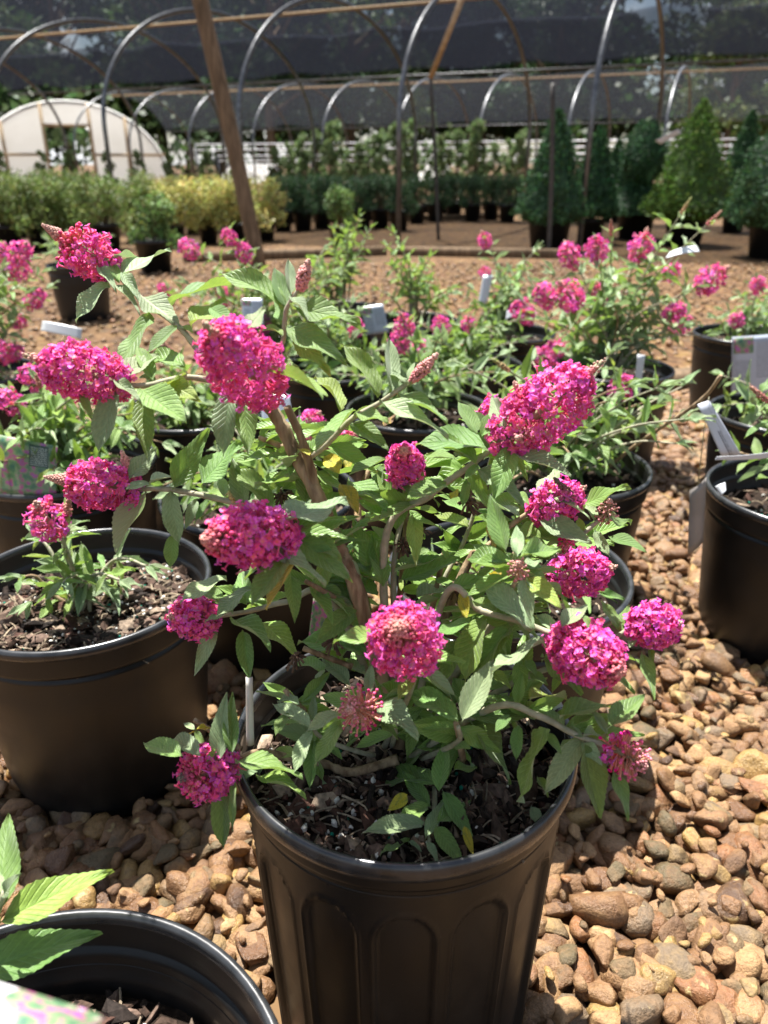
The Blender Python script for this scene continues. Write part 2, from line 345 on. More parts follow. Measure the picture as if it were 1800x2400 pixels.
def print_mat(name, kind):
    """flat print on a plant tag; uv 0..1 over the face"""
    m, n, l, b = new_mat(name); b.inputs['Roughness'].default_value = 0.3
    uv = nd(n, 'ShaderNodeUVMap', uv_map='uv'); sep = n.new('ShaderNodeSeparateXYZ'); l.new(uv.outputs[0], sep.inputs[0]); u, v = sep.outputs[0], sep.outputs[1]
    def inside(x, a, c): return math_(n, l, 'MULTIPLY', math_(n, l, 'GREATER_THAN', x, a), math_(n, l, 'LESS_THAN', x, c))
    nz = nd(n, 'ShaderNodeTexNoise', Scale=7.0, Detail=4.0); l.new(uv.outputs[0], nz.inputs['Vector'])
    n2 = nd(n, 'ShaderNodeTexNoise', Scale=60.0, Detail=2.0); l.new(uv.outputs[0], n2.inputs['Vector'])
    photo = ramp(n, [(0.3, (0.05, 0.13, 0.10)), (0.44, (0.12, 0.22, 0.10)), (0.52, (0.22, 0.26, 0.16)), (0.58, (0.42, 0.08, 0.22)), (0.66, (0.30, 0.12, 0.34)), (0.76, (0.16, 0.26, 0.30))])
    l.new(nz.outputs['Fac'], photo.inputs[0])
    def lines(u0, u1, v0, v1, freq, duty):
        fr = math_(n, l, 'LESS_THAN', math_(n, l, 'FRACT', math_(n, l, 'MULTIPLY', v, freq)), duty)
        wd = math_(n, l, 'GREATER_THAN', n2.outputs['Fac'], 0.43)
        return math_(n, l, 'MULTIPLY', math_(n, l, 'MULTIPLY', fr, wd), math_(n, l, 'MULTIPLY', inside(u, u0, u1), inside(v, v0, v1)))
    def mixc(f, a, c):
        x = nd(n, 'ShaderNodeMixRGB'); l.new(f, x.inputs[0])
        for i, q in ((1, a), (2, c)):
            if isinstance(q, tuple): x.inputs[i].default_value = (*q, 1)
            else: l.new(q, x.inputs[i])
        return x.outputs[0]
    if kind == 'care':        # white sheet, photo at the top left, grey text in two columns
        c = mixc(lines(0.08, 0.40, 0.12, 0.62, 34, 0.45), (0.42, 0.46, 0.53), (0.16, 0.18, 0.22))
        c = mixc(lines(0.52, 0.94, 0.3, 0.92, 22, 0.4), c, (0.16, 0.18, 0.22))
        c = mixc(math_(n, l, 'MULTIPLY', inside(u, 0.03, 0.46), inside(v, 0.72, 0.98)), c, photo.outputs[0])
    elif kind == 'strip':     # white strip with a black line of print
        c = mixc(lines(0.52, 0.98, 0.42, 0.60, 5.5, 0.75), (0.50, 0.53, 0.58), (0.03, 0.03, 0.04))
        c = mixc(inside(v, 0.655, 0.67), c, (0.1, 0.1, 0.12)); c = mixc(lines(0.6, 0.98, 0.7, 0.9, 14, 0.4), c, (0.35, 0.36, 0.4))
    elif kind == 'photo':     # picture label with a dark text box
        c = mixc(math_(n, l, 'MULTIPLY', inside(u, 0.60, 0.88), inside(v, 0.55, 0.95)), photo.outputs[0], (0.035, 0.07, 0.045))
        c = mixc(lines(0.62, 0.86, 0.58, 0.92, 26, 0.35), c, (0.45, 0.5, 0.45))
    elif kind == 'corner':    # picture label with a white corner
        c = mixc(math_(n, l, 'GREATER_THAN', math_(n, l, 'SUBTRACT', v, math_(n, l, 'MULTIPLY', u, 1.3)), 0.62), photo.outputs[0], (0.62, 0.60, 0.60))
    else: c = mixc(inside(u, 2, 3), (0.58, 0.60, 0.62), (0.1, 0.1, 0.1))
    l.new(c, b.inputs['Base Color'])
    return m

# ------------------------------------------------------------------ ground
g = Geo(); n_ = 60
gx = np.concatenate([-np.geomspace(400, 1, 14), np.linspace(-0.8, 0.8, 5), np.geomspace(1, 400, 14)]); gy = np.concatenate([-np.geomspace(60, 1, 6), np.linspace(-0.5, 3, 8), np.geomspace(4, 500, 18)])
GV = np.array([(x, y, 0) for y in gy for x in gx]); nx = len(gx)
g.add(GV, None, [(j*nx+i, j*nx+i+1, (j+1)*nx+i+1, (j+1)*nx+i) for j in range(len(gy)-1) for i in range(nx-1)])
ground = tag(link('ground', g.mesh('ground', M_GROUND)), 'tan and brown river gravel ground of the nursery yard', 'ground', kind='structure')

# pots standing on the ground: (x, y) and kind, used here to keep gravel out of them
PH, PR = 0.26, 0.145
POTS = {}
MS = 0.864                                               # the ribbed pot is taller and slimmer than its neighbours
POTS['main'] = (0.0151, 0.453); POTS['left'] = (-0.349, 0.777); POTS['near'] = (-0.186, 0.204); POTS['right'] = (0.632, 1.05)
for k_, (a_, b_) in dict(M1=(1320, 790), M2=(1000, 785), M3=(1090, 715), M4=(890, 690), M4b=(735, 665), M5=(905, 880), M5b=(720, 790), M6=(420, 880), M7=(138, 995), M8=(1207, 1000),
                         M9=(1097, 1226), M10=(560, 1060), M11=(600, 750), R1=(1613, 719), R2=(1703, 889), LB=(-60, 800)).items():
    q = onzd(a_, b_, PH); POTS[k_] = (q[0], q[1])
q = onzd(170, 695, 0); POTS['LP2'] = (q[0], q[1]+0.1)

def pebble(V, rg):
    npl = rg.integers(7, 12); N = rg.normal(size=(npl, 3)); N /= np.linalg.norm(N, axis=1)[:, None]; d = rg.uniform(0.42, 0.92, npl)
    s = np.maximum(V@N.T, 0)/d; p = rg.uniform(12, 40)
    r = 1/((s**p).sum(1)+0.9**p)**(1/p)
    W = V*r[:, None]*np.array([1.0, rg.uniform(0.55, 0.95), rg.uniform(0.42, 0.75)])*1.18
    return W + 0.02*np.sin(V[:, [1, 2, 0]]*rg.uniform(3, 6)+rg.uniform(0, 6, 3))
def rand_rot(rg):
    a = rg.uniform(0, 2*np.pi); t = rg.normal()*0.5; u = rg.uniform(0, 2*np.pi)
    return rot_axis((math.cos(u), math.sin(u), 0), t)@rotz(a)
rg = np.random.default_rng(11)
PV = [pebble(ICO3[0], rg) for _ in range(26)]
PV2 = [pebble(ICO2[0], rg) for _ in range(20)]; PV1 = [pebble(ICO1[0], rg) for _ in range(12)]
pebm = []
for i, v in enumerate(PV):
    gg = Geo(); gg.add(v, ICO3[1], rn=0.0); pebm.append(gg.mesh('stone', M_STONE))
def in_pot(x, y, m):
    for (a, b) in POTS.values():
        if (x-a)**2+(y-b)**2 < m*m: return True
    return False
cand = []
def scatter(y0, y1, sp, s0, s1, halfw, zj, lay):
    y = y0; row = 0
    while y < y1:
        w = halfw(y); x = -w+(row % 2)*sp*0.5
        while x < w:
            xx, yy = x+rg.normal()*sp*0.22, y+rg.normal()*sp*0.22
            if not in_pot(xx, yy, 0.112): cand.append((xx, yy, rg.uniform(s0, s1)*(1.45 if rg.random() < 0.07 else 1), rg.uniform(*zj), lay))
            x += sp
        y += sp*0.87; row += 1
hw = lambda y: 0.62*y+0.22
scatter(0.22, 2.5, 0.025, 0.015, 0.022, hw, (0.002, 0.010), 0)
scatter(0.22, 1.7, 0.031, 0.009, 0.0200, hw, (0.012, 0.021), 1)
scatter(0.22, 1.4, 0.046, 0.0045, 0.0090, hw, (0.020, 0.027), 3)
vis = []
for i, (x, y, s, z, lay) in enumerate(cand):
    px, py, d = pix((x, y, z))
    ok = -30 < px < 1830 and 900 < py < 2430
    vis.append((-(s/d) if ok and lay == 1 else 1, i))
# the stones that show largest: bright open gravel on the right, the strip between the pots, never under the pots in view
def hidden(x, y):
    for k in ('main', 'left', 'near', 'right'):
        a, b = POTS[k]; px, py, _ = pix((x, y, 0.01))
        for zz in (0.05, 0.12, 0.2, 0.25):
            r = ray(px, py); t = (zz-H)/r[2]; qx, qy = r[0]*t, r[1]*t
            if (qx-a)**2+(qy-b)**2 < (0.105+0.03*zz/0.26)**2: return True
    return False
vis = sorted(v for v in vis if v[0] < 0); top = []
for s_, i in vis:
    if not hidden(cand[i][0], cand[i][1]): top.append(i)
    if len(top) >= 300: break
top = set(top); gg = Geo()
for i, (x, y, s, z, lay) in enumerate(cand):
    if i in top:
        M = Matrix.Translation((x, y, z)) @ Matrix(rand_rot(rg)).to_4x4() @ Matrix.Diagonal((s, s, s, 1))
        link('stone', pebm[rg.integers(len(pebm))], ground, mw=M)
    else:
        d = pix((x, y, z))[2]
        if lay == 1 and d < 1.5: v, T = PV[rg.integers(len(PV))], ICO3[1]
        else: v, T = PV2[rg.integers(len(PV2))], ICO2[1]
        gg.add((v*s)@rand_rot(rg).T+np.array([x, y, z]), T, rn=rg.random())
cand = []
scatter(2.5, 6.2, 0.075, 0.011, 0.020, lambda y: 0.6*y+0.3, (0.0, 0.014), 2)
for (x, y, s, z, lay) in cand:
    gg.add((PV1[rg.integers(12)]*s)@rand_rot(rg).T+np.array([x, y, z]), ICO1[1], rn=rg.random())
tag(link('gravel', gg.mesh('gravel', M_STONE), ground), kind='stuff')

# ------------------------------------------------------------------ shade houses
def house_pts(th, W, hw_, ha, n=40):
    ang = np.linspace(0, np.pi, n+1)
    u = np.r_[0, 0, .5-.5*np.cos(ang), 1, 1][1:-1]; z = hw_+(ha-hw_)*np.sin(ang)
    return np.r_[0, .5-.5*np.cos(ang), 1]*W, np.r_[-0.1, z, -0.1]
TH = 0.424; DV = np.array([math.sin(TH), math.cos(TH), 0]); AV = np.array([math.cos(TH), -math.sin(TH), 0])
O1 = np.array([0.138, 7.793, 0]); SPC, WID, HW_, HA = 1.721, 4.615, 1.048, 2.409
def shade_house(name, org, i0, i1, label, cloth_u, far_z, rh, awning, mat, hubs=True):
    e = empty(name, tuple(org), label, 'shade house')
    U, Z = house_pts(TH, WID, HW_, HA)
    for i in range(i0, i1+1):
        gg = Geo(); tube(gg, [AV*SPC*i+DV*u+np.array([0, 0, z]) for u, z in zip(U, Z)], rh, n=8)
        link('hoop', gg.mesh('hoop', M_GALV), e)
    def along(u, z, nm, m, w, rad=None):
        gg = Geo(); a, b = AV*SPC*(i0-0.4), AV*SPC*(i1+0.4); o = DV*u+np.array([0, 0, z]); 
        if rad: tube(gg, [a+o, b+o], rad, n=8)
        else: box(gg, (a+b)/2+o, (np.linalg.norm(b-a), w, w), rot=np.array([AV, DV, [0, 0, 1]]).T)
        link(nm, gg.mesh(nm, m), e)
    zf = lambda u: np.interp(u, U[1:-1], Z[1:-1])
    along(WID*0.5, HA-0.07, 'ridge_purlin', M_TAN, 0.03)
    uf = WID*far_z
    along(uf, zf(uf)-0.05, 'side_purlin', M_GALV, 0.025)
    # cloth: from the far edge over the hoops, sagging between them
    us = np.linspace(WID*far_z, WID*cloth_u, 22); vs = np.linspace(i0-0.4, i1+0.4, (i1-i0)*8+6); V = []
    prof = [(u, zf(u)+rh+0.02) for u in us]
    if awning: prof += [(WID*cloth_u-awning*t, prof[-1][1]+0.10*math.sin(t*3.1)-0.02*t+0.12*t) for t in np.linspace(0.1, 1, 8)]
    for (u, z) in prof:
        for v in vs: V.append(AV*SPC*v+DV*u+np.array([0, 0, z-0.05*abs(math.sin(math.pi*v))**1.5+0.012*math.sin(v*9+u*5)]))
    nv = len(vs); gg = Geo(); gg.add(V, None, [(j*nv+i, j*nv+i+1, (j+1)*nv+i+1, (j+1)*nv+i) for j in range(len(prof)-1) for i in range(nv-1)])
    link('shade_cloth', gg.mesh('shade_cloth', mat), e)
    if awning:                                               # a second cloth layer, added to darken the lower far slope
        V = []; pr = [p for p in prof if p[0] > WID*0.72]
        for (u, z) in pr:
            for v in vs: V.append(AV*SPC*v+DV*(u+0.012)+np.array([0, 0, z+0.03-0.05*abs(math.sin(math.pi*v))**1.5+0.012*math.sin(v*9+u*5)]))
        gg = Geo(); gg.add(V, None, [(j*nv+i, j*nv+i+1, (j+1)*nv+i+1, (j+1)*nv+i) for j in range(len(pr)-1) for i in range(nv-1)]); link('cloth_darkener', gg.mesh('cloth_darkener', mat), e)
    return e
shade_house('shade_house', O1, -5, 3, 'hooped shade house of steel pipe under dark cloth, standing over the potted shrub rows', 0.42, 0.90, 0.025, 1.9, M_CLOTH)
shade_house('shade_house', O1+DV*8.7-AV*0.35, -7, 4, 'farther hooped shade house with thin mesh cloth, beyond the dark-clothed one', 0.5, 0.955, 0.024, 0, M_CLOTH2)

# leaning brown post and the thin pipe posts
def post(name, a, b, r, mat, label, cat, n=10):
    gg = Geo(); o = np.array([a[0], a[1], 0.0])
    pts = catmull([np.array(a)-o, (np.array(a)+np.array(b))/2-o+np.array([0.01, 0, 0]), np.array(b)-o], 6)
    tube(gg, pts, r, r*0.95, n=n); ob = link(name, gg.mesh(name, mat), None, tuple(o)); return tag(ob, label, cat)
a = onz(610, 640, -0.05); post('wooden_post', a, P(455, -60, a[1]+0.15), 0.058, M_WOOD, 'weathered brown wooden post leaning to one side on the gravel', 'post')
a = onz(1285, 612, -0.05); post('pipe_post', a, P(1296, 195, a[1]+0.02), 0.020, M_DARK, 'thin dark post with a tied wooden head before the cone topiary', 'post')
a = onz(1028, 575, -0.05); post('pipe_post', a, P(1009, 185, a[1]), 0.018, M_DARK, 'slim dark pipe post with a pale diagonal brace at its head', 'post')
gg = Geo(); a = P(1009, 182, onz(1028, 575)[1]-0.05); b = P(1090, -20, onz(1028, 575)[1]-0.35); tube(gg, [np.zeros(3), b-a], 0.032, n=4)
tag(link('wooden_brace', gg.mesh('wooden_brace', M_TAN), None, tuple(a)), 'pale pine brace rising from the slim pipe post to the cloth', 'brace')
# timber edging
def beam(x0, y0, x1, y1, label, h=0.07, w=0.06):
    a, b = onz(x0, y0), onz(x1, y1); c = (a+b)/2; d = b-a; L = np.linalg.norm(d); d /= L
    gg = Geo(); box(gg, (0, 0, h/2), (L, w, h), rot=np.array([d, [-d[1], d[0], 0], [0, 0, 1]]).T)
    tag(link('timber_edging', gg.mesh('timber_edging', M_WOOD), None, (c[0], c[1], 0)), label, 'timber')
beam(430, 615, 905, 598, 'long grey timber edging lying behind the leaning post'); beam(915, 598, 1330, 606, 'timber edging board ending under the cone topiary')
beam(880, 520, 1180, 512, 'short weathered board lying farther back before the tall saplings')
beam(1490, 925, 1640, 905, 'old grey timber between the large flowering bush and the right-hand pots', 0.06, 0.08)

# ------------------------------------------------------------------ white poly greenhouse
gh = onz(190, 455, 0); gY = 26.0; gc = P(178, 400, gY); e = empty('poly_greenhouse', (gc[0], gY, 0), 'white poly greenhouse with arched end wall and open doorway', 'greenhouse')
gw, ghh = 2.85, 2.42
def arch(n=28, k=1.0): t = np.linspace(0, np.pi, n+1); return np.c_[-gw*k*np.cos(t), np.zeros(n+1), ghh*k*np.sin(t)**0.92]
A = arch()
def zarch(x): return np.interp(x, A[:, 0], A[:, 2])
def panel(x0, x1, z0f, nm='wall_panel'):
    xs = np.linspace(x0, x1, 7); gg = Geo(); V = [(x, 0.02*math.sin(x*7), z0f if not callable(z0f) else z0f(x)) for x in xs]+[(x, 0.02*math.sin(x*5), zarch(x)) for x in xs]
    gg.add(V, None, [(i, i+1, 8+i, 7+i) for i in range(6)]); link(nm, gg.mesh(nm, M_FILM), e)
cuts = [-2.8, -1.95, -0.75]
panel(-2.8, -1.93, 0.0); panel(-1.87, -0.78, 0.0); panel(0.62, 1.6, 0.0); panel(1.66, 2.8, 0.0)
gg = Geo(); xs = np.linspace(-0.72, 0.56, 7); gg.add([(x, 0, 1.75) for x in xs]+[(x, 0, zarch(x)) for x in xs], None, [(i, i+1, 8+i, 7+i) for i in range(6)]); link('door_header', gg.mesh('door_header', M_FILM), e)
for x in (-1.9, -0.75, 0.59, 1.63):
    gg = Geo(); box(gg, (x, -0.04, zarch(x)/2), (0.09, 0.07, zarch(x))); link('stud', gg.mesh('stud', M_TAN), e)
for (x0, x1, z) in ((-2.75, -0.8, 0.95), (0.64, 2.75, 0.95), (-0.75, 0.6, 1.75)):
    gg = Geo(); box(gg, ((x0+x1)/2, -0.07, z), (x1-x0, 0.05, 0.08)); link('rail', gg.mesh('rail', M_TAN), e)
gg = Geo(); V = []; 
for yy in np.linspace(0, 14, 8): V += [(p[0]*1.01, yy, p[2]*1.01) for p in A]
m_ = len(A); gg.add(V, None, [(j*m_+i, j*m_+i+1, (j+1)*m_+i+1, (j+1)*m_+i) for j in range(7) for i in range(m_-1)]); link('roof_film', gg.mesh('roof_film', M_FILM), e)
for yy in (0, 4.5, 9, 13.9):
    gg = Geo(); tube(gg, A*0.985+np.array([0, yy+0.03, 0]), 0.035, n=6); link('hoop', gg.mesh('hoop', M_GALV), e)
e.rotation_euler = (0, 0, math.radians(23))

# low white-railed benches far behind the saplings
for k, (zz, yy, lab) in enumerate(((1.25, 24.5, 'far row of white rails on short posts behind the saplings'), (0.95, 28.0, 'farthest low white rails on short posts before the trees'))):
    e = empty('rail_fence', (3.0, yy, 0), lab, 'rail fence')
    for dz in (0, -0.16):
        gg = Geo(); tube(gg, [(-9, 2.6, zz+dz), (22, -6.0, zz+dz+0.1)], 0.020, n=6); link('rail', gg.mesh('rail', M_WHITE), e)
    for i in range(10):
        t = i/9; gg = Geo(); x, y = -9+31*t, 2.6-8.6*t; tube(gg, [(x, y, -0.1), (x, y, zz+0.05)], 0.03, n=6); link('rail_post', gg.mesh('rail_post', M_GALV), e)
# small white arched cold frames near the greenhouse
for i, (x, y, L) in enumerate(((560, 452, 'white arched cold frame to the right of the greenhouse'), (1010, 440, 'white arched cold frame among the saplings'))):
    c = onz(x, y); e = empty('cold_frame', (c[0], c[1], 0), L, 'cold frame'); e.scale = (.62, .62, .62)
    for j in range(4):
        t = np.linspace(0, np.pi, 15); gg = Geo(); tube(gg, np.c_[-0.8*np.cos(t)+j*0.5, np.full(15, j*0.9), 1.1*np.sin(t)], 0.022, n=5); link('hoop', gg.mesh('hoop', M_WHITE), e)
    t = np.linspace(0.3, 1.5, 8); gg = Geo(); V = [(-0.81*math.cos(a)+j*0.5, j*0.9, 1.12*math.sin(a)) for j in range(4) for a in t]
    gg.add(V, None, [(j*8+k, j*8+k+1, (j+1)*8+k+1, (j+1)*8+k) for j in range(3) for k in range(7)]); link('film', gg.mesh('film', M_FILM), e)

# ------------------------------------------------------------------ far foliage
def leaves_cloud(gg, C, s, base, var=0.3, up=0.3, rg=rng, asp=0.5):
    """small leaf-shaped quads at points C"""
    n = len(C); d = rg.normal(size=(n, 3)); d[:, 2] += up; d /= np.linalg.norm(d, axis=1)[:, None]
    w = rg.normal(size=(n, 3)); w -= d*(w*d).sum(1)[:, None]; w /= np.linalg.norm(w, axis=1)[:, None]
    L = s*rg.uniform(0.6, 1.3, n)[:, None]
    V = np.stack([C, C+d*L*.5+w*L*asp*.5, C+d*L, C+d*L*.5-w*L*asp*.5], 1).reshape(-1, 3)
    Q = np.arange(4*n).reshape(n, 4)
    b = np.array(base)*(1+var*rg.normal(size=(n, 1))).clip(0.35, 1.9)*np.array([1, 1, 1])
    b = b*(1+0.12*rg.normal(size=(n, 3))).clip(0.6, 1.5)
    gg.add(V, None, Q, np.repeat(b, 4, 0))
def blob_pts(n, rx, ry, rz, rg, fill=0.5):
    d = rg.normal(size=(n, 3)); d /= np.linalg.norm(d, axis=1)[:, None]; r = rg.uniform(fill, 1, n)**0.6
    return d*r[:, None]*np.array([rx, ry, rz])

def far_tree_mesh(seed, base):
    rg = np.random.default_rng(seed); gg = Geo(); gt = Geo()
    h = 1.0; tube(gt, catmull([(0, 0, -0.02), (0.01, 0, 0.3), (-0.01, 0.01, 0.6), (0, 0, 0.92)], 4), 0.022, 0.006, 7)
    for i in range(11):
        z = rg.uniform(0.28, 0.82); a = rg.uniform(0, 6.28); L = 0.26*(1.05-z)+0.06
        tube(gt, catmull([(0, 0, z-0.05), (L*.5*math.cos(a), L*.5*math.sin(a), z+0.03), (L*math.cos(a), L*math.sin(a), z+0.10)], 3), 0.009, 0.003, 5)
    for i in range(34):
        z = rg.uniform(0.2, 0.97); rr = 0.27*math.sin(min(1, (1.03-z)*1.6)*1.57)**0.8; a = rg.uniform(0, 6.28); q = rr*math.sqrt(rg.uniform(0.1, 1))
        s = rg.uniform(0.05, 0.10)
        b = np.array(base)*rg.uniform(0.7, 1.35)
        leaves_cloud(gg, blob_pts(210, s*1.25, s*1.2, s*0.8, rg)+np.array([q*math.cos(a), q*math.sin(a), z]), 0.034, b, 0.25, 0.2, rg)
    return gt.mesh('trunk', M_WOOD), gg.mesh('crown', M_FOLI)
TM = [far_tree_mesh(21, (0.055, 0.10, 0.03)), far_tree_mesh(22, (0.075, 0.125, 0.03)), far_tree_mesh(23, (0.045, 0.085, 0.035)), far_tree_mesh(24, (0.10, 0.14, 0.035))]
TL = ['tall dark green tree in the wood line behind the shade houses', 'mid green broadleaf tree in the wood line behind the shade houses', 'dense blue-green tree in the wood line behind the shade houses', 'bright yellow-green tree at the wood edge behind the shade houses']
for i in range(38):
    rgt = np.random.default_rng(300+i); x = -36+76*(i+0.5)/38+rgt.normal()*0.8; y = rgt.uniform(38, 58); k = [0, 1, 2, 0, 2, 1][i % 6]
    if x > 12 and i % 2: k = 3; y = rgt.uniform(32, 38)
    if x > 12 and i % 2 == 0: k = 1
    h = rgt.uniform(8.5, 12.5)*(0.75 if k == 3 else 1)*(y/46)
    e = empty('tree', (x, y, 0), TL[k], 'tree', 'trees of the wood line behind the nursery'); e.scale = (h*1.15, h*1.15, h); e.rotation_euler = (0, 0, rgt.uniform(0, 6))
    link('trunk', TM[k][0], e); link('crown', TM[k][1], e)
gg = Geo(); rgt = np.random.default_rng(77)
for i in range(150):
    x = rgt.uniform(-46, 50); y = rgt.uniform(33, 62); s = rgt.uniform(1.0, 2.6)
    leaves_cloud(gg, blob_pts(90, s*1.2, s, s, rgt)+np.array([x, y, rgt.uniform(0.3, 3.2)]), 0.42, np.array((0.055, 0.095, 0.03))*rgt.uniform(0.6, 1.3), 0.3, 0.2, rgt, 0.7)
tag(link('undergrowth', gg.mesh('undergrowth', M_FOLI)), 'tangled green undergrowth filling the wood edge behind the nursery', 'undergrowth', kind='stuff')

# ------------------------------------------------------------------ pots
def pot_meshes(style, seed=0):
    """style: 'ribbed' (arched panels) or 'plain'. unit: metres, base at z=0"""
    NS = 448 if style == 'ribbed' else 96
    h = PH; prof = [(0.0, 0.004), (0.108, 0.004), (0.1125, 0.0), (0.1135, 0.006)]
    zs = np.linspace(0.012, 0.212, 70 if style == 'ribbed' else 10); prof += [(0.1140+0.0215*(z/0.212), z) for z in zs]
    prof += [(0.1362, 0.2150), (0.1335, 0.2170), (0.1330, 0.2210), (0.1405, 0.2232), (0.1408, 0.2265), (0.1412, 0.236), (0.1416, 0.2465)]
    if style == 'ribbed':
        prof = [(0.0, 0.004), (0.119, 0.004), (0.1225, 0.0), (0.1232, 0.006)]+[(0.1235+0.0135*(z/0.231), z) for z in np.linspace(0.012, 0.231, 76)]
        prof += [(0.1372, 0.2325), (0.1345, 0.2340), (0.1340, 0.2375), (0.1408, 0.2392), (0.1412, 0.2410), (0.1416, 0.2465)]
    if style == 'plain': prof = [(r+ (0.003 if 0.02 < z < 0.19 else 0), z) for r, z in prof]
    rimp = [(0.1416, 0.2465), (0.1440, 0.2480), (0.1458, 0.2515), (0.1460, 0.2555), (0.1447, 0.2588), (0.1422, 0.2600), (0.1398, 0.2590), (0.1386, 0.2560), (0.1384, 0.2520)]
    inn = [(0.1384, 0.2520), (0.1378, 0.243), (0.1372, 0.234), (0.1366, 0.2325), (0.1340, 0.2310), (0.1335, 0.2265), (0.1330, 0.214), (0.1312, 0.2115), (0.1305, 0.206), (0.124, 0.13), (0.114, 0.012), (0.0, 0.010)]
    th = np.arange(NS)*2*np.pi/NS
    def lathe(prof, fn=None):
        gg = Geo(); V = []
        for (r, z) in prof:
            rr = np.full(NS, r)
            if fn is not None: rr = fn(r, z, th)
            V.append(np.c_[rr*np.cos(th), rr*np.sin(th), np.full(NS, z)])
        V = np.concatenate(V); i = np.arange(NS); Q = []
        for j in range(len(prof)-1): Q.append(np.c_[j*NS+i, j*NS+(i+1) % NS, (j+1)*NS+(i+1) % NS, (j+1)*NS+i])
        gg.add(V, None, np.concatenate(Q)); return gg
    def ribs(r, z, th):
        if z < 0.012 or z > 0.2305: return np.full_like(th, r)
        NP = 14; a = ((th*NP/(2*np.pi)) % 1.0)-0.5; x = a*2*np.pi/NP*0.133      # metres across the panel
        hwid = 0.0232; ztop = 0.2155; zc = ztop-hwid
        dd = np.where(z > zc, hwid-np.sqrt(x**2+(z-zc)**2), hwid-np.abs(x))          # signed distance inside the arch
        s = np.clip((dd+0.0003)/0.0020, 0, 1); s = s*s*(3-2*s)
        lip = np.exp(-((dd+0.0014)/0.0011)**2)*0.0009
        return r-0.0042*s+lip*1.6
    b = lathe(prof, ribs if style == 'ribbed' else None).mesh('wall', M_POT); rm = lathe(rimp).mesh('rim', M_RIM); il = lathe(inn).mesh('inner_wall', M_POT)
    return b, rm, il
POTM = {s: pot_meshes(s) for s in ('ribbed', 'plain')}
def soil_mesh(z, seed, rad=None):
    rg = np.random.default_rng(seed); R0 = rad or (0.1335-(0.231-z)*0.09 if z < 0.231 else 0.136); gg = Geo(); NR, NS = 16, 48
    V = [(0, 0, z)]; ph = rg.uniform(0, 6, 6)
    for j in range(1, NR+1):
        r = R0*j/NR
        for k in range(NS):
            a = 2*np.pi*k/NS; x, y = r*math.cos(a), r*math.sin(a)
            V.append((x, y, z+0.006*(1-(r/R0)**2)+0.004*math.sin(x*70+ph[0])*math.sin(y*64+ph[1])+0.0012*rg.normal()))
    T = [(0, 1+k, 1+(k+1) % NS) for k in range(NS)]; Q = [(1+j*NS+k, 1+(j+1)*NS+k, 1+(j+1)*NS+(k+1) % NS, 1+j*NS+(k+1) % NS) for j in range(NR-1) for k in range(NS)]
    gg.add(V, T, Q); return gg.mesh('soil', M_SOIL), R0
BARKC = [(0.030, 0.020, 0.015), (0.055, 0.034, 0.024), (0.10, 0.066, 0.047), (0.020, 0.014, 0.011), (0.15, 0.10, 0.075), (0.24, 0.18, 0.13), (0.07, 0.036, 0.026), (0.022, 0.016, 0.013)]
def mulch_mesh(z, R0, n, seed, big=1.0):
    rg = np.random.default_rng(seed); gg = Geo()
    for i in range(n):
        r = (R0-0.004)*math.sqrt(rg.random()); a = rg.uniform(0, 6.283); c = np.array([r*math.cos(a), r*math.sin(a), z+0.006*(1-(r/R0)**2)+rg.uniform(0.001, 0.006)])
        t = rg.random()
        if t < 0.70:
            s = rg.gamma(2.0, 0.0026)*big+0.002; v = ICO1[0]*np.array([s, s*rg.uniform(.35, .8), s*rg.uniform(.15, .4)])*(1+0.25*rg.normal(size=(12, 1))); cl = np.array(BARKC[rg.integers(len(BARKC))])*rg.uniform(0.7, 1.3)
            gg.add(v@rand_rot(rg).T@rot_axis((1, 0, 0), rg.normal()*0.5)+c, ICO1[1], None, cl)
        elif t < 0.82:
            s = rg.uniform(0.0012, 0.0030); gg.add(ICO1[0]*s*(1+0.15*rg.normal(size=(12, 1)))+c, ICO1[1], None, (0.62, 0.60, 0.54))          # perlite
        elif t < 0.86: gg.add(ICO1[0]*0.0019+c, ICO1[1], None, (0.01, 0.16, 0.11))                                                 # fertiliser prill
        else:
            L = rg.uniform(0.010, 0.034); a = rg.uniform(0, 6.283); d = np.array([math.cos(a), math.sin(a), rg.normal()*0.15])*L/2
            tube(gg, catmull([c-d, c+np.array([rg.normal()*.002, rg.normal()*.002, .002]), c+d], 3), rg.uniform(0.0006, 0.0014), 0.0005, 4, np.array((0.33, 0.26, 0.18))*rg.uniform(0.5, 1.2))
    return gg.mesh('bark_mulch', M_BARK, smooth=False)
SOILM = {}
for nm, z, n, big, sd in (('main', 0.228, 2600, 0.72, 1), ('left', 0.214, 2000, 0.75, 2), ('near', 0.196, 800, 1.25, 3), ('std', 0.222, 260, 1.0, 4), ('low', 0.205, 260, 1.0, 5)):
    me, R0 = soil_mesh(z, sd); SOILM[nm] = (me, mulch_mesh(z, R0, n, sd+50, big), z)
def add_pot(root, style, soil, rz=0.0, sx=1.0, sz=1.0):
    M = Matrix.Rotation(rz, 4, 'Z') @ Matrix.Diagonal((sx, sx, sz, 1))
    b, rm, il = POTM[style]; p = link('pot', b, root, mw=M)
    link('rim', rm, p); link('inner_wall', il, p)
    s = link('soil', SOILM[soil][0], root, mw=M); tag(link('bark_mulch', SOILM[soil][1], s), kind='stuff')
    return p

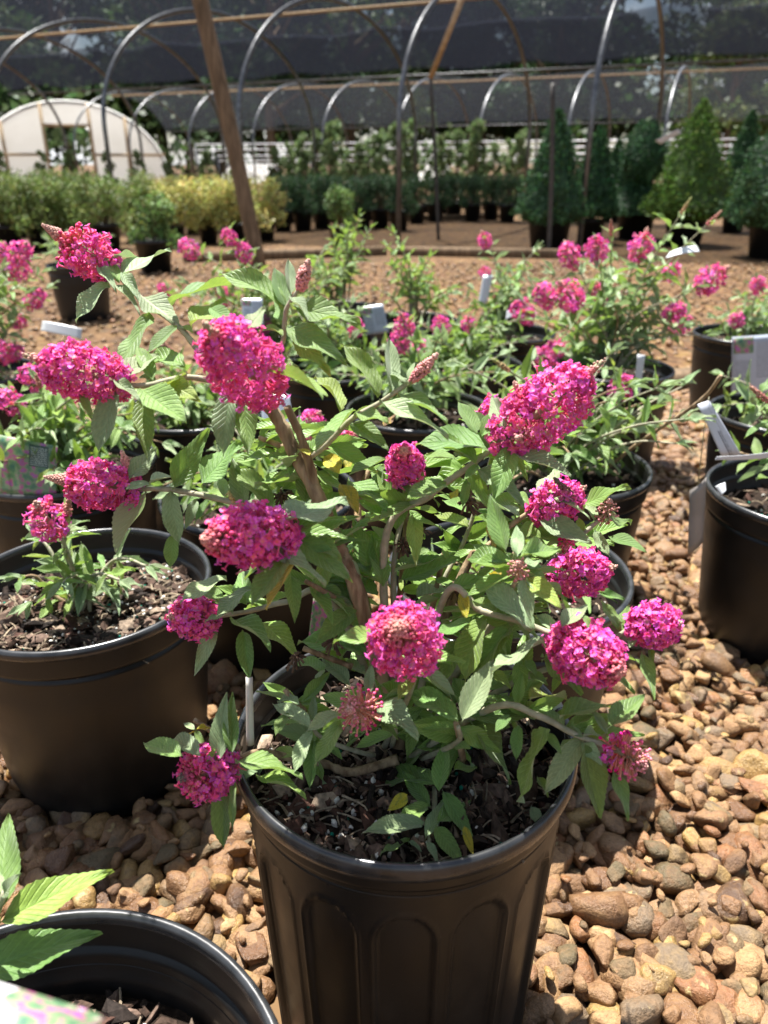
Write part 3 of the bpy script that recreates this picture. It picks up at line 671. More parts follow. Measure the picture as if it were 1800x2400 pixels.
# ------------------------------------------------------------------ leaves
def leaf_mesh(seed, bend, fold, twist, wave):
    rg = np.random.default_rng(seed); nu, nv = 29, 7; V = []; UV = []
    vv = np.linspace(-1, 1, nv)
    for i in range(nu):
        u = i/(nu-1)
        w = 1.62*(np.clip(u-0.03, 0, 1)**0.68)*(np.clip(1-u, 0, 1)**1.06)
        w = max(w, 0.018 if u < 0.1 else 0.0)
        tooth = 0.0
        if 0.12 < u < 0.95: tooth = 0.022 if i % 2 else -0.010
        ctr = np.array([0.02*math.sin(u*3), u, 0])
        for v in vv:
            ww = w*abs(v)**1.0
            if abs(v) == 1: ww = w+tooth*(0.5+w)
            x = math.copysign(ww, v)
            z = fold*abs(x)*1.0 - bend*u*u + wave*0.05*math.sin(u*9+v*1.5)*abs(v) - 0.12*fold*(abs(v)**3)*w
            ta = twist*u; xx, zz = x*math.cos(ta)-z*math.sin(ta)*0, z+x*math.sin(ta)
            V.append((xx, u-0.25*bend*u**3*bend, zz)); UV.append((u, 0.5+0.5*v))
    Q = [(i*nv+j, i*nv+j+1, (i+1)*nv+j+1, (i+1)*nv+j) for i in range(nu-1) for j in range(nv-1)]
    return np.array(V), Q, np.array(UV)
LEAFG = [leaf_mesh(1, 0.05, 0.22, 0.0, 0.5), leaf_mesh(2, 0.16, 0.16, 0.12, 1.0), leaf_mesh(3, -0.06, 0.26, -0.12, 0.6), leaf_mesh(4, 0.22, 0.30, 0.1, 1.2), leaf_mesh(5, 0.10, 0.12, -0.25, 1.5), leaf_mesh(6, 0.28, 0.22, 0.25, 0.8)]
LEAFM = {}
for k, mm in LM.items():
    for i, (v, q, uv) in enumerate(LEAFG):
        gg = Geo(); gg.add(v, None, q, uv=uv); LEAFM[k, i] = gg.mesh('leaf', mm)
CAMP = np.array([0, 0, H])
def add_leaf(root, org, a, b, wratio, kind, rg, var=None, nrm=None, tilt=0.22, comp=False):
    a, b = np.asarray(a), np.asarray(b); d = b-a; L = np.linalg.norm(d); d = d/L
    if nrm is None:
        c = CAMP-a; c /= np.linalg.norm(c); nrm = 0.30*c+np.array([-0.08, 0.12, 0.95])+rg.normal(size=3)*tilt
    n = nrm-d*np.dot(nrm, d); n /= np.linalg.norm(n); x = np.cross(d, n)
    w = L*wratio
    if comp:                                                   # the width was read off the photo: undo its foreshortening
        v = a-CAMP; v /= np.linalg.norm(v); w *= min(2.1, 1/max(0.3, np.linalg.norm(x-v*np.dot(x, v))))
    M = Matrix(((x[0]*w, d[0]*L, n[0]*L, a[0]-org[0]), (x[1]*w, d[1]*L, n[1]*L, a[1]-org[1]), (x[2]*w, d[2]*L, n[2]*L, a[2]-org[2]), (0, 0, 0, 1)))
    return link('leaf', LEAFM[kind, rg.integers(6) if var is None else var], root, mw=M)

# ------------------------------------------------------------------ flowers
def floret():
    V = [(0, 0, -0.35)]; C = [(0.86, 0.25, 0.16)]
    for k in range(4):
        for da, r, z in ((-33, 0.98, 0.02), (0, 1.10, 0.06), (33, 0.98, 0.02), (45, 0.52, -0.05)):
            t = math.radians(k*90+da); V.append((r*math.cos(t), r*math.sin(t), z)); C.append((0.90, 0.11, 0.57) if r > 0.6 else (0.88, 0.07, 0.44))
    T = [(0, 1+i, 1+(i+1) % 16) for i in range(16)]; n0 = len(V)
    for z, r, c in ((-0.2, 0.34, (0.86, 0.13, 0.42)), (-3.2, 0.17, (0.70, 0.22, 0.27))):
        for k in range(5): t = k*2*math.pi/5; V.append((r*math.cos(t), r*math.sin(t), z)); C.append(c)
    Q = [(n0+k, n0+5+k, n0+5+(k+1) % 5, n0+(k+1) % 5) for k in range(5)]
    return np.array(V), np.array(T), np.array(Q), np.array(C)
FLO = floret()
def orient(d, roll):
    x, y, z = frame(d); c, s = math.cos(roll), math.sin(roll); return np.stack([x*c+y*s, -x*s+y*c, z], 1)
def panicle(L, Rd, n, topen, seed, fs=0.0033, sparse=False, cone=False, budcol=(0.64, 0.38, 0.31), blunt=False):
    """flower head along +z: returns (florets mesh, buds mesh)"""
    rg = np.random.default_rng(seed); g1, g2 = Geo(), Geo(); ga = 2.39996
    def prof(t): return Rd*(math.sin(math.pi*min(1, (t*0.86+0.10)))**0.62)*(1.0 if t < 0.55 else max(0.12, 1-((t-0.55)/0.47)**1.25*(0.55 if blunt else 0.9)))
    # inner stalk
    tube(g2, [(0, 0, -0.002), (0, 0, L*0.97)], Rd*0.17, Rd*0.07, 6, (0.34, 0.30, 0.18))
    for i in range(n):
        t = (i+0.5)/n; t = t**0.9; a = i*ga+rg.normal()*0.25; r = prof(t)*rg.choice([rg.uniform(0.72, 0.92), rg.uniform(0.90, 1.05), rg.uniform(1.0, 1.22)], p=[.28, .60, .12])
        el = -0.30+1.25*t**1.6+rg.normal()*0.24; d = np.array([math.cos(a)*math.cos(el), math.sin(a)*math.cos(el), math.sin(el)])
        base = np.array([0, 0, L*t*0.94]); 
        if t < topen and not (sparse and rg.random() < 0.55):
            s = fs*rg.uniform(0.8, 1.15); e_ = base+d*r; dd = d+rg.normal(size=3)*0.42; dd /= np.linalg.norm(dd)
            O = orient(dd, rg.uniform(0, 6.28)); v = FLO[0]*np.array([1, 1, min(1.0, r/(3.4*s)) if r > 0 else 1]); c = FLO[3]*(1+0.14*rg.normal(size=(1, 3))).clip(0.6, 1.35)
            if rg.random() < 0.18: c = c*np.array([0.95, 0.9, 1.22])
            g1.add((v*s)@O.T+e_, FLO[1], FLO[2], c.clip(0, 0.95))
        else:
            q = (t-topen)/(1-topen+1e-6)
            if topen == 0: q = 0.55+0.45*q
            rr = r*(rg.uniform(0.8, 1.18) if sparse else 0.95 if blunt else 1-0.62*min(1, q*2.2)); s = fs*(0.62-0.16*q)*(0.88 if sparse else 1)
            pc = np.array((0.78, 0.05, 0.20))*(1-q)+np.array(budcol)*q if not sparse else np.array((0.78, 0.05, 0.24))*(1-q*0.9)+np.array(budcol)*q*0.9
            tcx = np.array((0.78, 0.30, 0.22))*(1-q)+np.array((0.45, 0.36, 0.22))*q
            tube(g2, [base, base+d*rr], s*0.42, s*0.60, 4, tcx, cap=False)
            g2.add(ICO1[0]*s*np.array([1, 1, 1.15])+base+d*rr, ICO1[1], None, pc*rg.uniform(0.75, 1.25))
    m = int(40+60*(L/0.06)) if cone or topen == 0 else 12
    for i in range(m):                                                         # tight unopened buds at the very tip
        t = i/m; z = L*((0.80 if cone else 0.88)+(0.24 if cone else 0.12)*t); r = max(Rd*(0.24 if cone else 0.16)*(1-t)**0.8, 0.0006); a = i*ga
        g2.add(ICO1[0]*fs*0.46*(1.1-0.5*t)+np.array([r*math.cos(a), r*math.sin(a), z]), ICO1[1], None, np.array(budcol)*rg.uniform(0.6, 1.3))
    if not g1.V: g1.add(FLO[0]*fs*0.5, FLO[1], FLO[2], FLO[3])
    return g1.mesh('florets', M_PETAL, smooth=True), g2.mesh('buds', M_BUD)
def add_flower(root, org, a, b, meshes, sxy=1.0, sz=1.0, roll=0.0):
    a, b = np.asarray(a), np.asarray(b); O = orient(b-a, roll)
    M = Matrix.Translation(Vector(a-org)) @ Matrix([list(O[i]) for i in range(3)]).to_4x4() @ Matrix.Diagonal((sxy, sxy, sz, 1))
    f = link('flower_head', meshes[0], root, mw=M); link('buds', meshes[1], f); return f
STDF = [panicle(0.062, 0.025, 130, 0.80, 901, 0.0040), panicle(0.058, 0.022, 110, 0.66, 902, 0.0040), panicle(0.045, 0.020, 90, 0.85, 903, 0.0040)]
BUDF = [panicle(0.040, 0.009, 60, 0.0, 911, 0.0030, budcol=(0.36, 0.40, 0.14)), panicle(0.040, 0.010, 60, 0.0, 912, 0.0032, budcol=(0.44, 0.25, 0.17))]

def add_stem(root, org, pts, r0, r1, mat, name='stem', n=7, wob=0.06):
    gg = Geo(); tube(gg, np.asarray(pts)-org, r0, r1, n, wob=wob); return link(name, gg.mesh(name, mat), root)

# ------------------------------------------------------------------ generic potted bush
def bush(key, label, style, soil, flowers=(), buds=(), shoots=10, hgt=0.28, spread=0.20, leafL=0.05, kinds='gggs', seed=0, name='potted_butterfly_bush', cat='butterfly bush', group='potted butterfly bushes', pitch=0.026, lo=0.22, thin=1.0, rz=0.0, fsz=1.0, wr=0.31, maxleaf=170):
    rg = np.random.default_rng(seed); x, y = POTS[key]; org = np.array([x, y, 0.0]); root = empty(name, tuple(org), label, cat, group)
    add_pot(root, style, soil, rz); crown = org+np.array([0, 0, SOILM[soil][2]]); ends = []
    for f in flowers:
        Y = y+(f[2] if len(f) > 2 else rg.uniform(-0.12, 0.12)); ends.append((PD(f[0], f[1], Y), 'f'))
    for f in buds:
        Y = y+(f[2] if len(f) > 2 else rg.uniform(-0.1, 0.1)); ends.append((PD(f[0], f[1], Y), 'b'))
    for i in range(shoots):
        a = i*2.4+rg.uniform(-.4, .4); q = math.sqrt(rg.uniform(0.05, 1))*spread; ends.append((crown+np.array([q*math.cos(a), q*math.sin(a), hgt*rg.uniform(0.45, 1)*(1-0.35*(q/spread)**2)]), 's'))
    nl = 0; leafL *= 1.10; pitch *= 0.95; maxleaf = min(290, int(maxleaf*1.25))
    for e_, t in ends:
        hv = e_-crown; c1 = crown+np.array([hv[0]*0.25, hv[1]*0.25, hv[2]*0.55])+rg.normal(size=3)*0.012
        c0 = crown+np.array([rg.normal()*0.012, rg.normal()*0.012, -0.006]); pts = catmull([c0, c1, (c1+e_)/2+np.array([0, 0, 0.012]), e_], 6)
        add_stem(root, org, pts, 0.0026*thin, 0.0012*thin, M_STEM if t != 's' or rg.random() < .6 else M_WOODY, n=5)
        seg = np.linalg.norm(np.diff(pts, axis=0), axis=1); S = np.r_[0, np.cumsum(seg)]; Lt = S[-1]; s = Lt*lo+rg.uniform(0, pitch); k = rg.integers(2)
        while s < Lt and nl < maxleaf:
            p = np.array([np.interp(s, S, pts[:, i]) for i in range(3)]); q = np.array([np.interp(min(s+0.005, Lt), S, pts[:, i]) for i in range(3)]); d = q-p+1e-9; d /= np.linalg.norm(d); X, Yv, _ = frame(d)
            az = k*math.pi/2+rg.normal()*0.3; fr = s/Lt; L = leafL*(1.05-0.5*fr**3)*rg.uniform(0.7, 1.15)
            for sg in (1, -1):
                o = (X*math.cos(az)+Yv*math.sin(az))*sg; dd = o*0.85+d*rg.uniform(0.25, 0.7)+np.array([0, 0, rg.uniform(-0.35, 0.2)]); dd /= np.linalg.norm(dd)
                kd = kinds[rg.integers(len(kinds))]; nn = np.array([0, 0, 1.0])+d*0.4-o*0.2+rg.normal(size=3)*0.25
                add_leaf(root, org, p, p+dd*L, wr*rg.uniform(0.85, 1.1), kd, rg, nrm=nn); nl += 1
            s += pitch*rg.uniform(0.7, 1.3); k += 1
        d = pts[-1]-pts[-2]; d /= np.linalg.norm(d)
        if t == 'f':
            d = d+np.array([0, 0, 0.3]); d /= np.linalg.norm(d); m = STDF[rg.integers(3)]; sc_ = fsz*rg.uniform(0.75, 1.1); add_flower(root, org, e_-d*0.03, e_+d, m, sc_, sc_, rg.uniform(0, 6))
        elif t == 'b': add_flower(root, org, e_-d*0.01, e_+d, BUDF[rg.integers(2)], 1, 1)
        else:
            for kk in range(3):
                az = rg.uniform(0, 6.28); dd = d+0.5*np.array([math.cos(az), math.sin(az), 0]); dd /= np.linalg.norm(dd); add_leaf(root, org, e_, e_+dd*leafL*rg.uniform(.45, .7), wr*0.9, 's' if 's' in kinds else kinds[0], rg)
    return root

bush('M1', 'large upright butterfly bush with many magenta heads before the cone topiaries', 'plain', 'std',
     [(1230, 548), (1288, 535), (1385, 533), (1535, 605), (1295, 630), (1230, 640), (1175, 635), (1465, 668), (1455, 582), (1170, 772), (1195, 750), (1128, 672), (1470, 700)], [(1475, 455), (1535, 478), (1320, 500)], 13, 0.34, 0.24, 0.062, 'ggsgs', 31, pitch=0.030, maxleaf=230, fsz=1.3)
bush('M2', 'low butterfly bush with three small pink heads, left of the large upright bush', 'plain', 'std', [(1012, 693), (975, 750), (950, 700)], (), 16, 0.20, 0.19, 0.05, 'ggs', 32)
bush('M3', 'slender butterfly bush carrying white tags behind the low three-headed bush', 'plain', 'std', [(1045, 512), (1045, 582), (1062, 640)], (), 12, 0.32, 0.14, 0.05, 'ggs', 33)
bush('M4', 'thin flowerless bush with a bare dark stem and leafy top', 'plain', 'std', (), (), 12, 0.34, 0.13, 0.05, 'ggl', 34, lo=0.45, thin=1.6, pitch=0.02)
bush('M4b', 'thin flowerless bush on a slanting stem, nearest the leaning post', 'plain', 'std', (), (), 13, 0.36, 0.15, 0.05, 'ggl', 35, lo=0.42, thin=1.6, pitch=0.02)
bush('M5', 'leafy bush with tiny pink heads behind the foreground bush', 'plain', 'std', [(870, 692), (858, 728), (905, 745)], (), 16, 0.20, 0.20, 0.052, 'ggs', 36)
bush('M5b', 'grey-green bush with a blue-white care tag, beside the tiny-headed bush', 'plain', 'std', [(770, 700), (690, 660)], (), 15, 0.20, 0.18, 0.05, 'ggsl', 37)
bush('M6', 'light green bush in a deep pot behind the white strap label', 'plain', 'low', (), [(370, 760)], 15, 0.15, 0.18, 0.05, 'ggls', 38)
bush('M7', 'pale green bush in the pot with the purple picture label', 'plain', 'std', [(10, 860), (60, 800)], [(85, 830), (200, 840)], 22, 0.17, 0.18, 0.052, 'lggs', 39, maxleaf=260)
bush('M8', 'yellow-green bush with upright green buds behind the foreground bush', 'plain', 'std', [(1350, 826)], [(1322, 904), (1333, 980), (1091, 795), (1220, 850), (1385, 930)], 24, 0.24, 0.23, 0.060, 'glgs', 40, wr=0.26)
bush('M9', 'small bush almost hidden behind the foreground bush', 'plain', 'low', (), (), 8, 0.10, 0.11, 0.045, 'gg', 41)
bush('M10', 'bush with two bright pink heads behind the thick cut stem of the foreground bush', 'plain', 'low', [(675, 908, -0.02), (748, 950, -0.05)], [(500, 1065, -0.03)], 16, 0.16, 0.15, 0.046, 'lgs', 42)
bush('M11', 'butterfly bush with scattered pink heads in front of the leaning post', 'plain', 'std', [(405, 535), (490, 503), (525, 540), (345, 620), (480, 635), (560, 700)], (), 22, 0.32, 0.24, 0.055, 'ggls', 43, maxleaf=230)
bush('R1', 'low bush in a tall pot behind the white text care tag', 'plain', 'std', [(1640, 610), (1590, 690)], (), 10, 0.16, 0.16, 0.05, 'gs', 44)
bush('R2', 'bush with a green bud spike in the pot under the white text care tag', 'plain', 'low', (), [(1640, 850)], 9, 0.16, 0.15, 0.055, 'gsl', 45)
bush('LB', 'tall butterfly bush with dark magenta heads beside the white strap label', 'plain', 'std', [(5, 535), (45, 545), (42, 575), (80, 640), (50, 687), (5, 762), (35, 758)], (), 26, 0.36, 0.26, 0.055, 'ggs', 46, maxleaf=230)
bush('LP2', 'grey-leaved shrub in a wide dark pot standing alone on the gravel', 'plain', 'low', (), (), 14, 0.26, 0.17, 0.05, 'sgs', 47, name='potted_shrub', cat='shrub', group='potted shrubs')
bush('left', 'small cut-back butterfly bush with one pink head in the smooth wide pot', 'plain', 'left', [(95, 1112, -0.06)], [(145, 1108, -0.05)], 8, 0.12, 0.10, 0.042, 'glsg', 48, wr=0.25, lo=0.3, thin=1.2)
bush('right', 'leggy bush with a few leaves in the dark pot beside the printed strip tag', 'plain', 'low', (), [(1650, 860, -0.02)], 7, 0.26, 0.13, 0.055, 'gs', 49, lo=0.5)

# ------------------------------------------------------------------ near left pot, cut by the frame
x, y = POTS['near']; org = np.array([x, y, 0]); root = empty('potted_butterfly_bush', (x, y, 0), 'butterfly bush with big bright leaves in the pot half full of bark mulch', 'butterfly bush', 'potted butterfly bushes')
add_pot(root, 'plain', 'near', 1.0); rgl = np.random.default_rng(55)
st = catmull([org+np.array([-0.05, 0.02, 0.19]), PD(-60, 2100, 0.30), PD(-15, 1990, 0.31), PD(12, 1925, 0.315)], 6); add_stem(root, org, st, 0.003, 0.002, M_STEM)
for (ax, ay, bx, by, Ya, Yb, w, k) in ((-5, 1995, 237, 1868, .31, .34, .34, 'l'), (-60, 2105, 213, 2002, .295, .32, .36, 'g'), (0, 1975, 12, 1748, .31, .36, .36, 'g'), (8, 1935, 30, 1890, .312, .31, .4, 's'), (10, 1930, -40, 1860, .315, .33, .35, 's'), (-15, 1990, -120, 2010, .31, .27, .35, 'g')):
    add_leaf(root, org, PD(ax, ay, Ya), PD(bx, by, Yb), w, k, rgl, var=1, nrm=np.array([0.1, -0.35, 0.9]))

# ------------------------------------------------------------------ the foreground butterfly bush
x, y = POTS['main']; ORG = np.array([x, y, 0.0])
MAIN = empty('potted_butterfly_bush', (x, y, 0), 'foreground butterfly bush with large hot pink heads in a ribbed black pot', 'butterfly bush', 'potted butterfly bushes')
add_pot(MAIN, 'ribbed', 'main', rz=-math.pi/2+0.21, sx=MS, sz=0.32/0.26)
def PM_(a, b, Y): return PD(a, b, Y*MS)
K = ORG+np.array([0.0, 0.012, 0.284]); SAMP = []
def mstem(pts, r0, r1, mat=M_STEM, name='stem'):
    W = [K+rng.normal(size=3)*np.array([.008, .008, 0]) if p == 'K' else PM_(*p) for p in pts]
    C = catmull(W, 8); add_stem(MAIN, ORG, C, r0*MS, r1*MS, mat, name, 8, 0.05 if mat is M_STEM else 0.09)
    for c in C:
        px, py, d = pix(c); SAMP.append((px, py, c[1]))
    # swollen leaf nodes along the stem
    return C
TK = (552, 840, .57)
mstem(['K', (775, 1290, .535), (735, 1190, .545), (690, 1080, .55), (640, 985, .56), (600, 905, .565), TK], .0070, .0050, M_WOODY, 'trunk')
mstem([(690, 1080, .553), (655, 958, .55), (620, 878, .548)], .0036, .0031, M_WOODY, 'cut_stub')
mstem([TK, (440, 765, .58), (385, 705, .60), (300, 640, .63), (240, 578, .655)], .0028, .0020)
mstem([TK, (470, 825, .565), (400, 815, .56), (320, 832, .555), (255, 832, .55)], .0026, .0020)
mstem([TK, (572, 838, .545), (560, 815, .52)], .0030, .0020)
mstem([TK, (590, 765, .575), (612, 735, .575), (615, 690, .575), (622, 660, .575), (650, 618, .575)], .0022, .0015)
mstem([(720, 1170, .55), (600, 1110, .57), (480, 1080, .58), (370, 1058, .59), (280, 1057, .6)], .0030, .0020)
mstem([(770, 1265, .54), (700, 1185, .52), (640, 1150, .49), (598, 1150, .475)], .0034, .0024)
mstem(['K', (720, 1300, .55), (620, 1300, .55), (540, 1320, .55), (450, 1335, .55)], .0034, .0018)
mstem(['K', (890, 1480, .47), (880, 1400, .445)], .0030, .0022)
mstem(['K', (830, 1180, .55), (930, 1070, .56), (1010, 1010, .56), (1095, 945, .56)], .0036, .0020)
mstem(['K', (850, 1250, .56), (872, 1100, .58), (876, 1015, .575)], .0026, .0018)
mstem([(650, 1000, .56), (700, 965, .56), (760, 905, .56), (820, 870, .56), (895, 818, .56)], .0026, .0017)
mstem(['K', (1000, 1240, .58), (1040, 1195, .59), (1110, 1130, .6), (1180, 1085, .6)], .0046, .0018, M_WOODY)
mstem(['K', (1060, 1330, .57), (1170, 1230, .58), (1240, 1170, .59), (1308, 1112, .6)], .0030, .0018)
mstem(['K', (1020, 1400, .54), (1120, 1310, .55), (1205, 1245, .56)], .0028, .0018)
mstem(['K', (960, 1290, .52), (1040, 1320, .5), (1130, 1345, .49), (1215, 1378, .47)], .0032, .0021)
mstem(['K', (1100, 1480, .5), (1250, 1420, .5), (1378, 1348, .5)], .0028, .0018)
mstem(['K', (1060, 1530, .47), (1160, 1545, .455), (1240, 1585, .45), (1325, 1617, .44)], .0030, .0021)
mstem(['K', (850, 1570, .47), (790, 1535, .45)], .0024, .0018)
mstem([(860, 1640, .50), (760, 1668, .497), (700, 1650, .495), (620, 1636, .488), (555, 1625, .475), (480, 1660, .465)], .0044, .0024, M_WOODY)
mstem([(938, 1680, .49), (938, 1755, .452), (925, 1830, .425)], .0022, .0016)
mstem(['K', (985, 1605, .465), (990, 1570, .45)], .0024, .0016)
mstem(['K', (1060, 1350, .54), (1110, 1262, .50), (1118, 1236, .487)], .0024, .0016)
mstem(['K', (760, 1620, .5), (690, 1590, .488), (672, 1558, .482)], .0024, .0014)
mstem(['K', (900, 1400, .58), (960, 1250, .60), (1010, 1150, .62), (1085, 910, .64)], .0030, .0016)
for a, b in (((560, 945, .58), (665, 985, .562)), ((575, 965, .60), (690, 1040, .57)), ((660, 1255, .53), (740, 1300, .54)), ((985, 1560, .46), (1000, 1640, .48)), ((800, 1010, .60), (770, 1075, .585)), ((420, 1555, .5), (520, 1620, .478)), ((880, 1100, .60), (860, 1330, .57)), ((960, 1190, .59), (930, 1330, .56)), ((655, 1400, .53), (760, 1440, .53)), ((615, 1490, .515), (660, 1540, .50))):
    mstem([a, b], .0021, .0028, M_WOODY, 'twig')
# spent brown flower clusters
for (px_, py_, Y_) in ((1010, 1085, .56), (870, 1180, .56), (640, 1420, .5), (905, 1145, .57), (1010, 1750, .45), (940, 1690, .48), (720, 1385, .51), (610, 1070, .57), (1125, 1270, .55), (985, 1270, .54)):
    c = PM_(px_, py_, Y_); gg = Geo(); rgd = np.random.default_rng(int(px_*7+py_))
    for i in range(26):
        d = rgd.normal(size=3); d /= np.linalg.norm(d); L = rgd.uniform(.0035, .010); tube(gg, [(0, 0, 0), d*L*.6, d*L+np.array([0, 0, -.002])], .0006, .0009, 4)
    link('spent_cluster', gg.mesh('spent_cluster', M_DEAD), MAIN, tuple(c-ORG))

FL = [  # base px, tip px, Y base, Y tip, diameter px (photo at 1659 wide), open share, florets, options
    (242, 580, 92, 486, .655, .64, 118, .55, 190, {'cone': True}), (268, 834, 38, 762, .555, .525, 140, .78, 260, {}), (578, 842, 432, 688, .535, .455, 188, .80, 330, {}),
    (292, 1060, 96, 1030, .60, .58, 122, .70, 250, {'cone': True}), (622, 1150, 425, 1168, .480, .425, 158, .80, 300, {'blunt': True}), (458, 1335, 356, 1332, .55, .525, 108, .72, 160, {}),
    (884, 1400, 856, 1352, .468, .405, 182, .78, 320, {'blunt': True}), (1085, 958, 1318, 768, .565, .54, 172, .80, 330, {}), (1160, 925, 1112, 948, .555, .53, 66, .25, 70, {'sparse': True}),
    (1150, 885, 1108, 822, .57, .57, 72, .45, 80, {}), (877, 1030, 872, 968, .585, .545, 96, .84, 170, {'blunt': True}), (1155, 1110, 1272, 1048, .605, .60, 108, .80, 180, {}), (1255, 1095, 1195, 1030, .595, .59, 40, .0, 70, {'budcol': (.16, .12, .09)}),
    (1305, 1122, 1318, 1076, .60, .59, 58, .0, 80, {'sparse': True}), (1192, 1250, 1340, 1222, .56, .535, 118, .82, 220, {}), (1212, 1380, 1352, 1458, .478, .425, 156, .80, 300, {'blunt': True}),
    (1372, 1352, 1478, 1345, .50, .485, 116, .80, 180, {}), (1318, 1612, 1402, 1660, .442, .42, 118, .35, 150, {'sparse': True}), (796, 1530, 750, 1534, .46, .425, 112, .25, 150, {'sparse': True}),
    (488, 1662, 378, 1684, .468, .44, 136, .62, 220, {'budcol': (.20, .15, .13)}), (648, 626, 668, 558, .575, .575, 50, .0, 90, {}), (890, 822, 947, 762, .56, .56, 46, .0, 90, {}), (1118, 1240, 1122, 1214, .49, .46, 54, .0, 80, {'sparse': True}),
    (278, 1015, 262, 972, .60, .60, 26, .0, 60, {}), (1092, 912, 1035, 878, .645, .64, 84, .8, 120, {}), (512, 1088, 494, 1060, .58, .575, 26, .0, 60, {'budcol': (.5, .5, .2)}), (1222, 1165, 1222, 1190, .585, .57, 40, .5, 50, {'sparse': True})]
for i, (ax, ay, bx, by, Ya, Yb, dia, top_, n, kw) in enumerate(FL):
    a, b = PM_(ax, ay, Ya), PM_(bx, by, Yb); L = np.linalg.norm(b-a); d = pix((a+b)/2)[2]; Rd = 0.88*dia*D*d/F/2
    Rd *= 1.55 if top_ == 0 and not kw.get('sparse') else 1
    m = panicle(L*0.97, Rd, int(n*(1.0 if kw.get('sparse') else 2.6)), top_*(0.94 if kw.get('blunt') else 1), 1000+i, 0.0022 if dia > 60 else 0.0020, **({'budcol': (.66, .30, .24)} if kw.get('blunt') else {}), **kw)
    add_flower(MAIN, ORG, a, b, m)
    for t in np.linspace(0, .5, 3): p = a+(b-a)*t; q = pix(p); SAMP.append((q[0], q[1], p[1]))
SAMP = np.array(SAMP)

